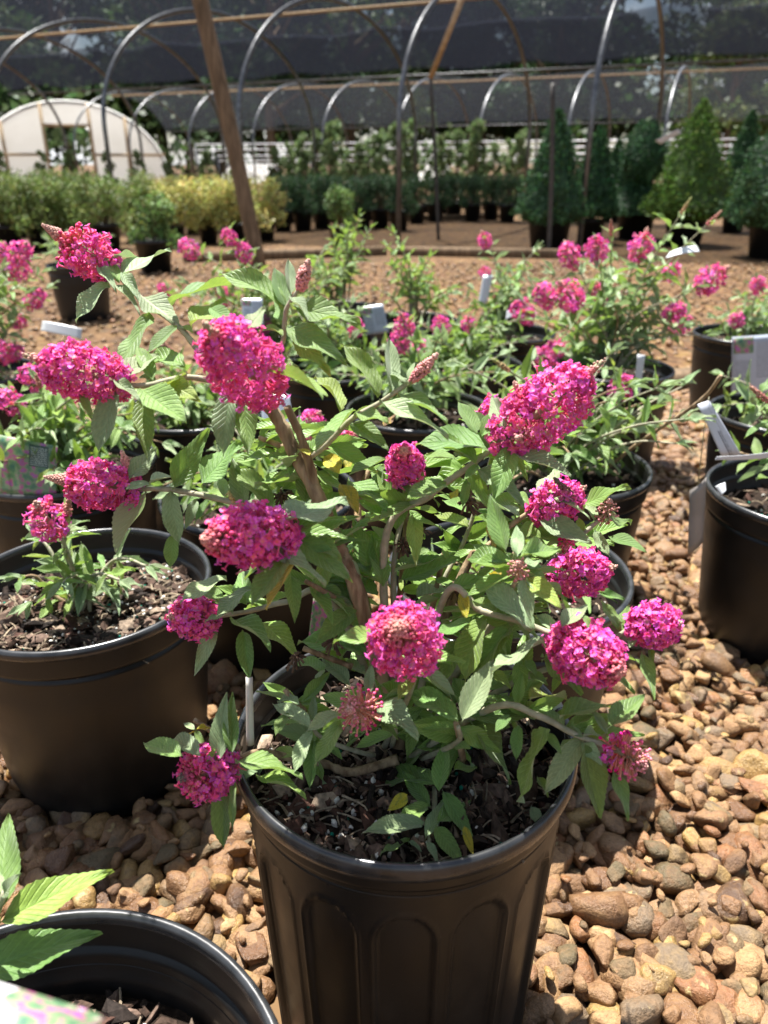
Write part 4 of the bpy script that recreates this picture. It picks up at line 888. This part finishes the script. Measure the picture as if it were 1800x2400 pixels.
# leaves read off the photo: crop origin and scale, then (base x, base y, tip x, tip y, width ratio, kind)
S5, S9, S10 = 500/1659, 400/1659, 450/1659
LV = [((100, 540), S5, [(610, 370, 935, 103, .33, 's'), (480, 240, 700, 155, .24, 's'), (600, 400, 520, 230, .45, 'g'), (560, 420, 745, 555, .3, 's'), (620, 330, 735, 495, .36, 's'), (520, 425, 250, 620, .33, 's'), (430, 280, 560, 420, .35, 's'),
        (755, 510, 1040, 680, .38, 's'), (985, 560, 1515, 318, .27, 'g'), (850, 660, 580, 1030, .38, 'g'), (1045, 745, 830, 930, .32, 'g'), (1150, 740, 1395, 520, .38, 'l'), (1300, 600, 1480, 715, .42, 'g'), (1060, 745, 1160, 800, .45, 'l'),
        (580, 1160, 880, 960, .38, 's'), (1110, 1050, 795, 935, .36, 'g'), (760, 1230, 1098, 1500, .42, 'g'), (770, 1320, 805, 1690, .38, 'g'), (570, 1240, 430, 1690, .40, 's'), (920, 1230, 1110, 1100, .5, 'l'), (960, 1180, 1190, 1290, .45, 'l'),
        (1470, 1230, 1360, 1680, .36, 's'), (1560, 1240, 1600, 1690, .40, 'g'), (300, 1260, 370, 1440, .3, 'g'), (560, 1170, 740, 1280, .3, 's'), (860, 1170, 740, 900, .35, 'g'), (870, 1190, 760, 1090, .4, 'l'), (600, 1200, 490, 1090, .4, 'g')]),
      ((500, 540), S5, [(565, 605, 122, 230, .22, 'g'), (575, 610, 485, 325, .40, 'g'), (560, 735, 475, 555, .34, 'g'), (605, 500, 580, 250, .32, 's'), (590, 515, 745, 635, .40, 's'), (600, 610, 1100, 660, .19, 'g'), (570, 755, 990, 955, .38, 'g'), (545, 815, 375, 710, .22, 'l'),
        (610, 825, 890, 1060, .27, 'l'), (260, 790, 388, 590, .36, 's'), (390, 1100, 840, 1110, .28, 'g'), (450, 1000, 650, 1050, .28, 'g'), (600, 1160, 870, 1260, .3, 'l'), (1000, 1400, 845, 1090, .30, 'l'), (1290, 1290, 1050, 855, .28, 'g'), (1395, 1250, 1360, 870, .30, 's'),
        (1515, 1190, 1340, 1070, .25, 's'), (1520, 1170, 1560, 1030, .3, 's'), (1290, 1330, 1797, 1517, .25, 's'), (1430, 1275, 1797, 1402, .28, 'g'), (1110, 1430, 1340, 1450, .32, 'g'), (1330, 1530, 1410, 1415, .45, 'b')]),
      ((600, 940), S5, [(765, 65, 505, 395, .45, 'g'), (730, 165, 1010, 350, .36, 'g'), (640, 610, 430, 480, .32, 'g'), (390, 800, 415, 430, .48, 'g'), (190, 960, 660, 738, .38, 's'), (655, 640, 780, 870, .42, 'y'), (710, 620, 1010, 780, .34, 'g'), (1010, 450, 750, 585, .40, 'g'),
        (650, 560, 530, 390, .55, 'y'), (1000, 500, 920, 670, .4, 'g'), (1480, 640, 1190, 780, .48, 'g'), (1230, 800, 980, 940, .48, 'g'), (1220, 880, 1250, 1230, .33, 'l'), (900, 1320, 760, 930, .36, 'g'), (990, 1440, 920, 1040, .38, 'g'), (1110, 1400, 1560, 1255, .34, 'g'),
        (1080, 1320, 1450, 1260, .28, 'g'), (1250, 1530, 1550, 1430, .40, 's'), (950, 1500, 520, 1360, .36, 'g'), (880, 1600, 500, 1470, .32, 's'), (890, 1330, 650, 1190, .38, 'g'), (300, 1050, 700, 1340, .40, 'g'), (430, 1060, 650, 1200, .4, 'g'), (60, 1110, 530, 1340, .30, 's'),
        (240, 1200, -10, 1590, .44, 'g'), (310, 1250, 115, 1610, .30, 'y'), (270, 1350, 310, 1660, .40, 'g'), (420, 420, 330, 380, .6, 'y'), (690, 520, 740, 440, .6, 'y'), (1130, 1480, 1130, 1360, .3, 'l'), (1100, 590, 1190, 740, .4, 'g'), (1240, 540, 1310, 640, .5, 'g'), (1150, 760, 1100, 960, .5, 'g'), (1480, 1230, 1460, 1130, .5, 'l')]),
      ((1000, 800), S5, [(540, 855, 0, 665, .31, 'g'), (390, 720, 258, 475, .42, 'g'), (540, 745, 330, 515, .22, 's'), (620, 700, 495, 410, .42, 's'), (430, 740, 530, 560, .5, 'g'), (390, 930, 0, 715, .26, 'g'), (-20, 900, 205, 925, .36, 'g'), (670, 830, 530, 1165, .46, 'g'), (680, 880, 1090, 1010, .31, 's'),
        (390, 985, 745, 1190, .42, 's'), (720, 1350, 370, 1245, .34, 's'), (620, 1640, 510, 1230, .36, 'g'), (700, 1670, 700, 1440, .36, 's'), (900, 1250, 1020, 960, .36, 's'), (970, 1220, 1240, 1285, .24, 's'), (960, 1280, 850, 1140, .28, 's'), (870, 1390, 1250, 1575, .38, 's'), (1210, 1490, 1180, 1380, .6, 'l'),
        (1310, 1470, 1400, 1650, .42, 's'), (1310, 1390, 1240, 1230, .42, 's'), (1380, 1400, 1590, 1380, .27, 'g'), (370, 1300, 530, 1400, .34, 'g'), (330, 1440, 85, 1370, .38, 'l'), (340, 1330, 140, 1255, .34, 'g'), (320, 1080, 280, 1270, .42, 'g'), (480, 1410, 545, 1600, .46, 'y'), (520, 1670, 225, 1620, .27, 'g'),
        (740, 1680, 1060, 1575, .36, 'g'), (820, 1400, 740, 1530, .5, 'l'), (330, 900, 210, 830, .5, 'g'), (640, 680, 710, 600, .4, 'l'), (400, 960, 300, 1080, .4, 'g'), (190, 1230, 240, 1150, .5, 'y'), (700, 1170, 800, 1240, .5, 'g')]),
      ((1100, 1200), S5, [(290, 395, -20, 285, .36, 'g'), (375, 345, 385, 110, .36, 's'), (420, 420, 560, 370, .3, 's'), (400, 345, 735, 240, .35, 'g'), (410, 515, 480, 800, .42, 's'), (440, 510, 695, 745, .37, 'l'), (180, 430, 10, 665, .42, 'l'), (490, 920, 160, 530, .34, 's'), (560, 520, 640, 395, .5, 'g'), (720, 900, 915, 665, .42, 's'),
        (715, 980, 530, 770, .32, 's'), (585, 1010, 190, 1180, .36, 's'), (600, 1010, 690, 1090, .5, 's'), (320, 890, 25, 1240, .36, 'g'), (60, 930, 0, 1130, .5, 'l'), (380, 1160, 410, 1430, .45, 'g'), (560, 1110, 870, 1380, .31, 'g'), (120, 1400, 310, 1260, .42, 'g'), (470, 1460, 750, 1350, .42, 'l'), (700, 1600, 1160, 1410, .36, 'g'),
        (1180, 920, 1040, 690, .37, 'g'), (1190, 930, 1240, 730, .5, 'g'), (1300, 870, 1170, 850, .22, 'l'), (1330, 800, 1445, 650, .42, 's'), (1340, 1090, 1450, 1410, .32, 'g'), (1410, 1030, 1420, 1190, .3, 'g'), (1300, 950, 1240, 1040, .5, 's'), (1080, 190, 1355, 290, .31, 'g'), (560, 200, 420, 130, .5, 'l'), (860, 300, 960, 390, .6, 'l'), (620, 620, 700, 700, .6, 'g'), (900, 800, 930, 900, .5, 'g'), (440, 1150, 520, 1250, .6, 'g'), (470, 1250, 600, 1320, .5, 'g'), (250, 480, 160, 470, .4, 'y')]),
      ((700, 1300), S5, [(1270, 1300, 1505, 860, .38, 's'), (1300, 1270, 1860, 1190, .36, 'g'), (1320, 1290, 1750, 1725, .37, 'g'), (1240, 1280, 865, 1020, .36, 'g'), (1220, 1160, 935, 850, .42, 'g'), (1200, 1110, 630, 975, .32, 'g'), (1240, 670, 1110, 960, .42, 'g'), (1450, 490, 1225, 890, .40, 'l'), (1640, 560, 1350, 890, .42, 'g'),
        (1330, 520, 1090, 600, .42, 'g'), (600, 1130, 910, 1360, .38, 's'), (540, 1100, 560, 830, .32, 's'), (400, 1010, 180, 770, .37, 's'), (520, 920, 340, 810, .37, 's'), (200, 920, 0, 770, .37, 'g'), (30, 1150, 230, 940, .32, 'g'), (310, 1240, 95, 1300, .32, 's'), (330, 1300, 135, 1600, .42, 'g'), (110, 1330, 110, 1110, .32, 's'),
        (90, 1370, 0, 1600, .37, 'g'), (930, 1230, 850, 1540, .37, 'g'), (1130, 1310, 820, 1670, .38, 'g'), (450, 440, 170, 595, .42, 'g'), (530, 770, 55, 600, .36, 'g'), (640, 1310, 760, 1400, .4, 'g'), (1540, 440, 1360, 330, .42, 'g'), (1270, 280, 1300, 490, .42, 'y'), (720, 900, 590, 950, .4, 'l'), (900, 940, 780, 1110, .5, 'l'), (1500, 900, 1640, 1010, .45, 'l'), (1640, 1250, 1540, 1380, .5, 'g'), (600, 1000, 640, 1090, .4, 'g'), (560, 1380, 640, 1260, .4, 'g')]),
      ((340, 1450), S5, [(575, 1110, 620, 615, .30, 's'), (680, 1060, 665, 590, .28, 'g'), (600, 1170, 905, 1150, .36, 's'), (700, 1110, 1185, 1145, .31, 'g'), (870, 1230, 1205, 1285, .30, 'l'), (430, 1060, 185, 880, .36, 's'), (290, 1060, 25, 990, .42, 'g'), (610, 1260, 600, 1765, .33, 'g'), (690, 1240, 673, 1622, .22, 'g'), (560, 1110, 410, 1010, .32, 's'),
        (480, 1120, 545, 1000, .32, 'l'), (1290, 840, 1010, 660, .32, 's'), (1300, 880, 1140, 1130, .34, 's'), (1305, 930, 1270, 1280, .32, 'g'), (1310, 780, 1310, 600, .36, 's'), (1200, 660, 1025, 600, .32, 's'), (1120, 740, 1000, 860, .42, 'g'), (545, 30, 400, 410, .32, 's'), (760, 90, 820, 460, .36, 'g'), (670, 10, 965, 125, .42, 'g'), (900, 20, 1175, 230, .5, 'l'),
        (390, 860, 310, 820, .4, 's'), (390, 865, 455, 985, .36, 'g'), (400, 860, 525, 835, .32, 'y'), (390, 880, 300, 910, .27, 'y'), (1400, 400, 1330, 480, .5, 's'), (1180, 1050, 1010, 1050, .4, 'l')]),
      ((200, 1000), S5, [(340, 420, 535, 165, .36, 's'), (500, 440, 325, 480, .42, 's'), (500, 440, 810, 310, .34, 's'), (680, 490, 925, 40, .34, 'g'), (890, 470, 1165, 120, .31, 'g'), (1085, 545, 1050, 380, .46, 's'), (475, 505, 235, 930, .38, 's'), (670, 500, 700, 880, .42, 's'), (870, 560, 780, 760, .34, 's'), (690, 840, 650, 1070, .46, 'g'), (1250, 640, 1160, 280, .36, 's'),
        (1450, 640, 1180, 290, .36, 'g'), (1260, 1390, 1190, 1100, .46, 'g'), (1290, 1255, 1020, 1420, .36, 's'), (1150, 1440, 950, 1490, .32, 's'), (1050, 1380, 930, 1240, .6, 'g'), (1100, 1180, 760, 1290, .32, 's'), (1240, 1170, 1340, 1080, .4, 's'), (1120, 590, 1180, 560, .5, 'g')]),
      ((800, 1600), S9, [(905, 960, 395, 860, .36, 'g'), (950, 1070, 1020, 560, .34, 'g'), (870, 1210, 620, 890, .36, 'g'), (820, 1520, 990, 1110, .29, 's'), (930, 1370, 1255, 1120, .36, 'g'), (800, 1370, 265, 1430, .28, 's'), (980, 1040, 1290, 1540, .31, 'g'), (920, 1390, 1140, 1720, .42, 'g'), (840, 1200, 560, 1350, .42, 'g'), (1195, 1390, 1275, 1660, .32, 'y'), (660, 1540, 410, 1620, .32, 'g'),
        (830, 1540, 950, 1740, .36, 's'), (780, 1640, 650, 1520, .22, 's'), (640, 1090, 470, 1230, .5, 'y'), (1100, 850, 1320, 790, .46, 'l'), (1100, 620, 1250, 650, .5, 'g'), (740, 450, 640, 700, .46, 'g'), (750, 250, 700, 420, .32, 's')]),
      ((1150, 1500), S10, [(640, 765, 330, 600, .42, 's'), (1010, 810, 890, 620, .36, 's'), (1010, 770, 1310, 525, .34, 'g'), (800, 830, 1010, 790, .32, 's'), (800, 840, 640, 740, .36, 's'), (795, 860, 480, 1260, .38, 's'), (790, 880, 950, 1050, .5, 's'), (800, 880, 910, 1480, .34, 'g'), (470, 760, 220, 1350, .34, 'g'), (490, 800, 600, 960, .42, 'g'), (1060, 1130, 1205, 1500, .34, 'g'), (720, 740, 890, 640, .36, 'g'), (400, 1180, 500, 1320, .4, 'g'), (350, 1430, 440, 1620, .42, 's'), (250, 740, 200, 990, .4, 'g')])]
rgl = np.random.default_rng(99); nleaf = 0
for (ox, oy), s_, lst in LV:
    for (ax, ay, bx, by, w, k) in lst:
        A_, B_ = (ox+ax*s_, oy+ay*s_), (ox+bx*s_, oy+by*s_)
        dd = np.hypot(SAMP[:, 0]-A_[0], SAMP[:, 1]-A_[1]); j = dd.argmin(); near_ = dd < dd[j]+14
        Ya = SAMP[near_, 2].min() if near_.any() else SAMP[j, 2]; Ya += rgl.uniform(-.012, .004)
        a = P(*A_, Ya); dep = pix(a)[2]; app = np.hypot(A_[0]-B_[0], A_[1]-B_[1])*dep/F; nom = rgl.uniform(.042, .056)
        al = math.acos(min(1, max(0.5, app/nom))) if app < nom else rgl.uniform(0, .25)
        sg = -1 if B_[1] > A_[1] else 1                        # a drooping tip comes forward, a rising one leans back
        Yb = Ya+sg*app*math.tan(min(al, 0.85))*0.8
        b = P(*B_, Yb)
        if b[2] < 0.293 and (b[0]-x)**2+(b[1]-y)**2 < 0.112**2: b[2] = 0.294
        add_leaf(MAIN, ORG, a, a+(b-a)*1.08, w*0.90, k, rgl, tilt=0.25, comp=True); nleaf += 1
# the many small inner leaves that fill the shaded middle of the bush, too crowded to pick apart
gg = Geo(); n_in = 0
while n_in < 400:
    j = rgl.integers(len(SAMP)); px_, py_, Y_ = SAMP[j]
    if py_ > 1760 or py_ < 1000 or not 600 < px_ < 1400: continue
    a = P(px_, py_, Y_+rgl.uniform(0.004, 0.035)); an = rgl.uniform(0, 6.28); d = np.array([math.cos(an), 0.35*math.sin(an)+0.15, rgl.uniform(-.5, .5)]); d /= np.linalg.norm(d)
    L = rgl.uniform(.024, .042); b = a+d*L
    if b[2] < 0.295 or a[2] < 0.29: continue
    nn = np.array([0, -.15, 1.0])+rgl.normal(size=3)*.45; nn -= d*np.dot(nn, d); nn /= np.linalg.norm(nn); X_ = np.cross(d, nn)
    v, q, uv = LEAFG[rgl.integers(6)]; gg.add(np.outer(v[:, 0]*L*.33, X_)+np.outer(v[:, 1]*L, d)+np.outer(v[:, 2]*L, nn)+a-ORG, None, q, uv=uv); n_in += 1
tag(link('inner_leaves', gg.mesh('inner_leaves', L_GREEN), MAIN), kind='stuff')

# ------------------------------------------------------------------ tags and labels
def sheet(name, corners, mat, label, cat='plant tag', thick=0.0006, curl=0.0, group=None, n=8):
    """thin plastic sheet from four world corners (u along 0-1, v along 0-3)"""
    c = [np.asarray(q, float) for q in corners]; o = sum(c)/4; nrm = np.cross(c[1]-c[0], c[3]-c[0]); nrm /= np.linalg.norm(nrm); V = []; UV = []
    for sgn in (1, -1):
        for i in range(n+1):
            for j in range(n+1):
                u, v = i/n, j/n; p = (c[0]*(1-u)+c[1]*u)*(1-v)+(c[3]*(1-u)+c[2]*u)*v
                V.append(p-o+nrm*(curl*math.sin(math.pi*u)+sgn*thick/2)); UV.append((u, v))
    m = (n+1)**2; q = [(i*(n+1)+j, (i+1)*(n+1)+j, (i+1)*(n+1)+j+1, i*(n+1)+j+1) for i in range(n) for j in range(n)]
    Q = q+[tuple(m+z for z in reversed(f)) for f in q]
    for i in range(n):
        for a, b in ((i*(n+1), (i+1)*(n+1)), ((i+1)*(n+1)+n, i*(n+1)+n), (i+1, i), (n*(n+1)+i, n*(n+1)+i+1)): Q.append((a, m+a, m+b, b))
    gg = Geo(); gg.add(V, None, Q, uv=np.array(UV)); ob = link(name, gg.mesh(name, mat), None, tuple(o)); return tag(ob, label, cat, group)
PM = {k: print_mat('print_'+k, k) for k in ('care', 'strip', 'photo', 'corner', 'plain')}
def quad(pts, Y): return [P(px, py, Y+dy) for (px, py, dy) in pts]
Yr = POTS['R1'][1]-0.20
sheet('plant_tag', quad([(1714, 932, 0), (1822, 925, 0.01), (1822, 782, 0.03), (1716, 790, 0.02)], Yr), PM['care'], 'white care tag with a small photo and grey printed text', curl=0.003)
Ys = 1.00
sheet('plant_tag', quad([(1640, 935, 0.0), (1738, 1072, -0.02), (1700, 1078, -0.02), (1624, 950, 0)][0:1]+[(1742, 1066, -0.02), (1693, 1076, -0.02), (1628, 962, 0)], Ys) if False else quad([(1634, 948, 0), (1692, 1072, -.02), (1738, 1068, -.02), (1662, 938, 0)], Ys), PM['strip'], 'white strip tag with a line of black print hanging from the twig', curl=0.002)
sheet('plant_tag', quad([(1676, 1078, 0), (1830, 1070, .02), (1830, 1055, .02), (1680, 1070, 0)], 0.93), PM['plain'], 'narrow white loop label lying across the rim of the dark right-hand pot', curl=0.004)
gg = Geo(); o = P(1500, 1036, 1.10); tube(gg, catmull([P(1420, 1100, 1.14)-o, np.zeros(3), P(1640, 940, 1.02)-o, P(1690, 880, 0.99)-o], 6), 0.0030, 0.0026, 7, wob=.08)
tag(link('twig', gg.mesh('twig', M_WOODY), None, tuple(o)), 'bare cut twig slanting up to the printed strip tag', 'twig')
gg = Geo(); o = P(1648, 945, 1.005); tube(gg, [P(1662, 930, 1.0)-o, P(1650, 1010, 1.0)-o, P(1636, 1135, 1.0)-o], 0.0007, 0.0007, 5)
tag(link('tie_cord', gg.mesh('tie_cord', M_STEM), None, tuple(o)), 'thin cord hanging from the twig down to the grey tag', 'cord')
sheet('plant_tag', quad([(1612, 1300, -.01), (1648, 1270, -.01), (1656, 1118, 0), (1616, 1150, 0)], 1.0), noise_mat('grey_tag', (0.20, 0.18, 0.16), (0.30, 0.27, 0.24), 14, 0.35, 0), 'grey folded tag hanging on a cord above the gravel', curl=0.004)
sheet('plant_tag', quad([(-20, 1160, 0), (132, 1166, 0), (134, 1045, .03), (-20, 1015, .03)], POTS['M7'][1]-0.135), PM['photo'], 'purple and teal picture label standing in the pale green bush pot', curl=0.006)
sheet('plant_tag', quad([(95, 775, 0), (190, 795, 0), (192, 770, .01), (100, 752, .01)], 1.75), PM['plain'], 'white strap label in front of the tall dark magenta bush', curl=0.004)
sheet('plant_tag', quad([(-40, 2500, -.02), (215, 2418, -.02), (250, 2380, .0), (-40, 2290, 0)], 0.155), PM['corner'], 'picture label with a white corner in the pot of bark mulch')
sheet('plant_tag', quad([(577, 1745, -.01), (596, 1745, -.01), (592, 1586, 0), (576, 1586, 0)], 0.428), noise_mat('cream_plastic', (0.55, 0.52, 0.45), (0.68, 0.66, 0.60), 20, 0.4, 0), 'narrow cream stake label edge-on inside the ribbed pot', curl=0.002)
sheet('plant_tag', quad([(722, 1510, 0), (790, 1520, .02), (800, 1400, .03), (735, 1402, .01)], 0.70), PM['photo'], 'yellow-green picture label behind the foreground bush', curl=0.003)
sheet('plant_tag', quad([(1296, 1668, -.01), (1320, 1655, -.01), (1308, 1630, 0), (1296, 1636, 0)], 0.419), PM['plain'], 'small white label corner inside the ribbed pot', curl=0.001)
sheet('plant_tag', quad([(860, 785, 0), (912, 780, 0), (898, 712, .02), (845, 720, .02)], 2.1), PM['care'], 'pale blue care tag standing among the bushes before the thin leafy bush')
sheet('plant_tag', quad([(570, 760, 0), (618, 765, 0), (615, 700, .02), (565, 700, .02)], 1.75), PM['care'], 'pale blue care tag in the pot in front of the leaning post')
sheet('plant_tag', quad([(615, 1005, 0), (690, 1010, 0), (678, 925, .03), (610, 925, .03)], 1.30), PM['care'], 'pale blue care tag behind the thick cut stem')
for i, (q, Y_, lab) in enumerate((([(1120, 715, 0), (1142, 710, 0), (1155, 645, .02), (1132, 645, .02)], 2.15, 'white tag clipped to the slender bush'), ([(1185, 750, 0), (1215, 735, 0), (1208, 722, .01), (1188, 728, .01)], 2.05, 'small crumpled white tag low on the slender bush'),
                                  ([(1560, 605, 0), (1640, 590, 0), (1632, 575, .02), (1570, 590, .02)], 1.72, 'white label caught in the leaves of the large upright bush'), ([(1485, 925, 0), (1500, 925, 0), (1512, 832, .01), (1494, 830, .01)], 1.62, 'upright white stake label in the large upright bush pot'),
                                  ([(1535, 330, 0), (1590, 302, 0), (1598, 312, .02), (1548, 338, .02)], 6.6, 'white ribbon label on the bright green cone tree'), ([(1690, 1165, 0), (1702, 1150, 0), (1700, 1130, .01), (1676, 1140, .01)], 0.97, 'small grey-white label inside the dark right-hand pot'))):
    sheet('plant_tag', quad(q, Y_), PM['plain'], lab, curl=0.003)

# ------------------------------------------------------------------ far potted shrubs, saplings, topiaries
def lathe_pot(r0, r1, h, n=20):
    gg = Geo(); prof = [(0.0, 0.0), (r0, 0), (r1*0.97, h*0.88), (r1*1.04, h*0.9), (r1*1.04, h), (r1*0.95, h), (r1*0.93, h*0.9), (0, h*0.9)]; th = np.arange(n)*2*np.pi/n
    V = np.concatenate([np.c_[r*np.cos(th), r*np.sin(th), np.full(n, z)] for r, z in prof]); i = np.arange(n)
    gg.add(V, None, np.concatenate([np.c_[j*n+i, j*n+(i+1) % n, (j+1)*n+(i+1) % n, (j+1)*n+i] for j in range(len(prof)-1)])); return gg.mesh('pot', M_POT)
FP = {'s': lathe_pot(0.075, 0.10, 0.19), 'm': lathe_pot(0.10, 0.13, 0.22), 'l': lathe_pot(0.15, 0.19, 0.28)}
def shrub_mesh(seed, kind):
    rg = np.random.default_rng(seed); gg = Geo(); gs = Geo()
    if kind == 'golden': base, n, sz, sh = (0.42, 0.41, 0.13), 30, 0.032, (0.24, 0.40)
    elif kind == 'olive': base, n, sz, sh = (0.16, 0.215, 0.06), 30, 0.032, (0.26, 0.42)
    elif kind == 'dark': base, n, sz, sh = (0.06, 0.12, 0.05), 18, 0.026, (0.16, 0.34)
    elif kind == 'mid': base, n, sz, sh = (0.13, 0.21, 0.06), 20, 0.03, (0.18, 0.34)
    else: base, n, sz, sh = (0.17, 0.24, 0.095), 26, 0.045, (0.17, 1.15)
    for i in range(n):
        t = rg.random(); a = rg.uniform(0, 6.28); z = sh[1]*(0.1+0.85*t); r = sh[0]*math.sqrt(rg.random())*(1 if kind not in ('sapling',) else 1)*(1.05-0.45*t)
        c = np.array([r*math.cos(a), r*math.sin(a), z]); tube(gs, [(0, 0, 0), c*np.array([.4, .4, .6]), c], 0.005, 0.002, 4)
        s = sh[0]*rg.uniform(.3, .5)
        leaves_cloud(gg, blob_pts(120, s, s, s, rg, .2)+c, sz, np.array(base)*rg.uniform(.75, 1.3), .25, .5, rg)
    return gs.mesh('stems', M_WOOD), gg.mesh('foliage', M_FOLI)
SM = {k: [shrub_mesh(500+i*10+j, k) for j in range(2)] for i, k in enumerate(('golden', 'olive', 'dark', 'mid', 'sapling'))}
SL = {'golden': ('golden-leaved shrub in a black pot in the row behind the leaning post', 'golden_shrub', 'golden shrubs in a row'), 'olive': ('olive-green feathery shrub in the row before the white greenhouse', 'feathery_shrub', 'olive shrubs in a row'),
      'dark': ('small dark green shrub in a black pot under the shade cloth', 'dark_shrub', 'small dark shrubs under the shade cloth'), 'mid': ('mid-green shrub in a small pot set forward of its row', 'green_shrub', None), 'sapling': ('tall leafy sapling in the far row behind the small dark shrubs', 'sapling', 'saplings in the far row')}
def far_shrub(px, py, kind, pot, i, s=1.0, label=None, grp=None):
    c = onzd(px, py, 0); nm = SL[kind][1]; e = empty(nm, (c[0], c[1], 0), label or SL[kind][0], 'sapling' if kind == 'sapling' else 'shrub', SL[kind][2] if not label else grp)
    e.rotation_euler = (0, 0, i*1.7); e.scale = (s, s, s); link('pot', FP[pot], e); h = {'s': .17, 'm': .19, 'l': .25}[pot]
    a, b = SM[kind][i % 2]; link('stems', a, e, (0, 0, h)); link('foliage', b, e, (0, 0, h*0.85))
for i, (px, py) in enumerate(((380, 532), (452, 526), (520, 528), (575, 520), (420, 505), (490, 500), (345, 515))): far_shrub(px, py, 'golden', 's', i)
for i, (px, py) in enumerate(((20, 545), (95, 540), (165, 535), (235, 540), (300, 522), (60, 510), (130, 505), (200, 508), (-30, 520))): far_shrub(px, py, 'olive', 'm', i)
far_shrub(338, 588, 'mid', 'm', 0, 1.0, 'dark-potted green shrub standing forward before the golden row'); far_shrub(735, 537, 'mid', 's', 1, 1.0)
for i, (px, py) in enumerate(((612, 500), (655, 498), (697, 494), (782, 496), (822, 493), (862, 498), (640, 480), (760, 478), (900, 482), (595, 482), (690, 476), (725, 480), (800, 474), (840, 477), (940, 478), (980, 474), (1020, 478), (1060, 475), (1095, 480))): far_shrub(px, py, 'dark', 's', i, 1.15)
for i in range(26): far_shrub(600+i*21+(i*37 % 11), 462-(i*53 % 12), 'sapling', 's', i, 0.72+0.35*((i*29 % 7)/7), 'tallest leafy sapling of the far row, rising clear of its neighbours' if (i*29 % 7) == 6 and i < 7 else None)
for i in range(8): far_shrub(20+i*70+(i*37 % 23), 458-(i*53 % 9), 'sapling', 's', i, 0.7, 'short leafy sapling in the row before the white greenhouse', 'saplings before the greenhouse')

def topiary(px, py, top_y, wid, base, label, shape='cone', pot='l', seed=0, sz=0.036, nl=4200):
    rg = np.random.default_rng(seed); c = onz(px, py, 0); d = pix((c[0], c[1], .3))[2]; zt = P(px, top_y, c[1])[2]; rad = wid*d/F/2; h0 = 0.24
    e = empty('topiary', (c[0], c[1], 0), label, 'topiary', 'topiary trees'); link('pot', FP[pot], e)
    def prof(t):
        if shape == 'cone': return rad*(1-t)**0.75*(min(1, 0.65+t*5))
        if shape == 'balls': return rad*(0.35+0.65*abs(math.cos(t*math.pi*1.5)))*(1-0.55*t)+0.01
        return rad*(1-t**2.2)**0.6*(min(1, 0.6+t*4))
    ph = rg.uniform(0, 6, 4)
    lump = lambda a, t: 1+0.10*math.sin(3*a+ph[0]+t*9)+0.08*math.sin(7*a+ph[1]-t*16)
    core = Geo(); NT, NA = 18, 16; V = []
    for j in range(NT+1):
        t = j/NT
        for k in range(NA): a = 2*np.pi*k/NA; r = prof(t)*0.84*lump(a, t); V.append((r*math.cos(a), r*math.sin(a), h0+(zt-h0)*t*0.97))
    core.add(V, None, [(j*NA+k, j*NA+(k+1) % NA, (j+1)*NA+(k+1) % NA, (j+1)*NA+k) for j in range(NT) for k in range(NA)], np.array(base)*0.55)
    T_ = rg.random(nl)**1.5; C = []
    for t in T_: a = rg.uniform(0, 6.283); r = prof(t)*rg.uniform(.8, 1.05)*lump(a, t); C.append((r*math.cos(a), r*math.sin(a), h0+(zt-h0)*t))
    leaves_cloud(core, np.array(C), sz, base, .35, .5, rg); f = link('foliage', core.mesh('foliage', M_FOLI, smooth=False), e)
    gg = Geo(); tube(gg, [(0, 0, .15), (0, 0, h0+.15)], .02, .018, 7); link('trunk', gg.mesh('trunk', M_WOOD), e)
G1, G2 = (0.06, 0.145, 0.055), (0.14, 0.25, 0.045)
topiary(1283, 588, 262, 175, G1, 'dark green clipped cone topiary in a wide black pot behind the thin post', 'cone', 'l', 61)
topiary(1380, 570, 300, 130, G1, 'narrow dark cone topiary behind the curved steel hoop leg', 'cone', 'm', 62)
topiary(1485, 560, 285, 165, (0.07, 0.16, 0.065), 'dark topiary clipped in rounded tiers', 'balls', 'l', 63)
topiary(1600, 575, 235, 215, G2, 'bright green cone tree with a white ribbon label', 'cone', 'l', 64, 0.034)
topiary(1715, 545, 262, 120, G1, 'slim dark topiary behind the broad rounded one', 'cone', 'm', 65)
topiary(1800, 605, 275, 230, (0.075, 0.165, 0.065), 'broad rounded dark green topiary in a black pot', 'egg', 'l', 66)
topiary(1430, 520, 330, 90, G1, 'small cone topiary in the back row', 'cone', 'm', 67)
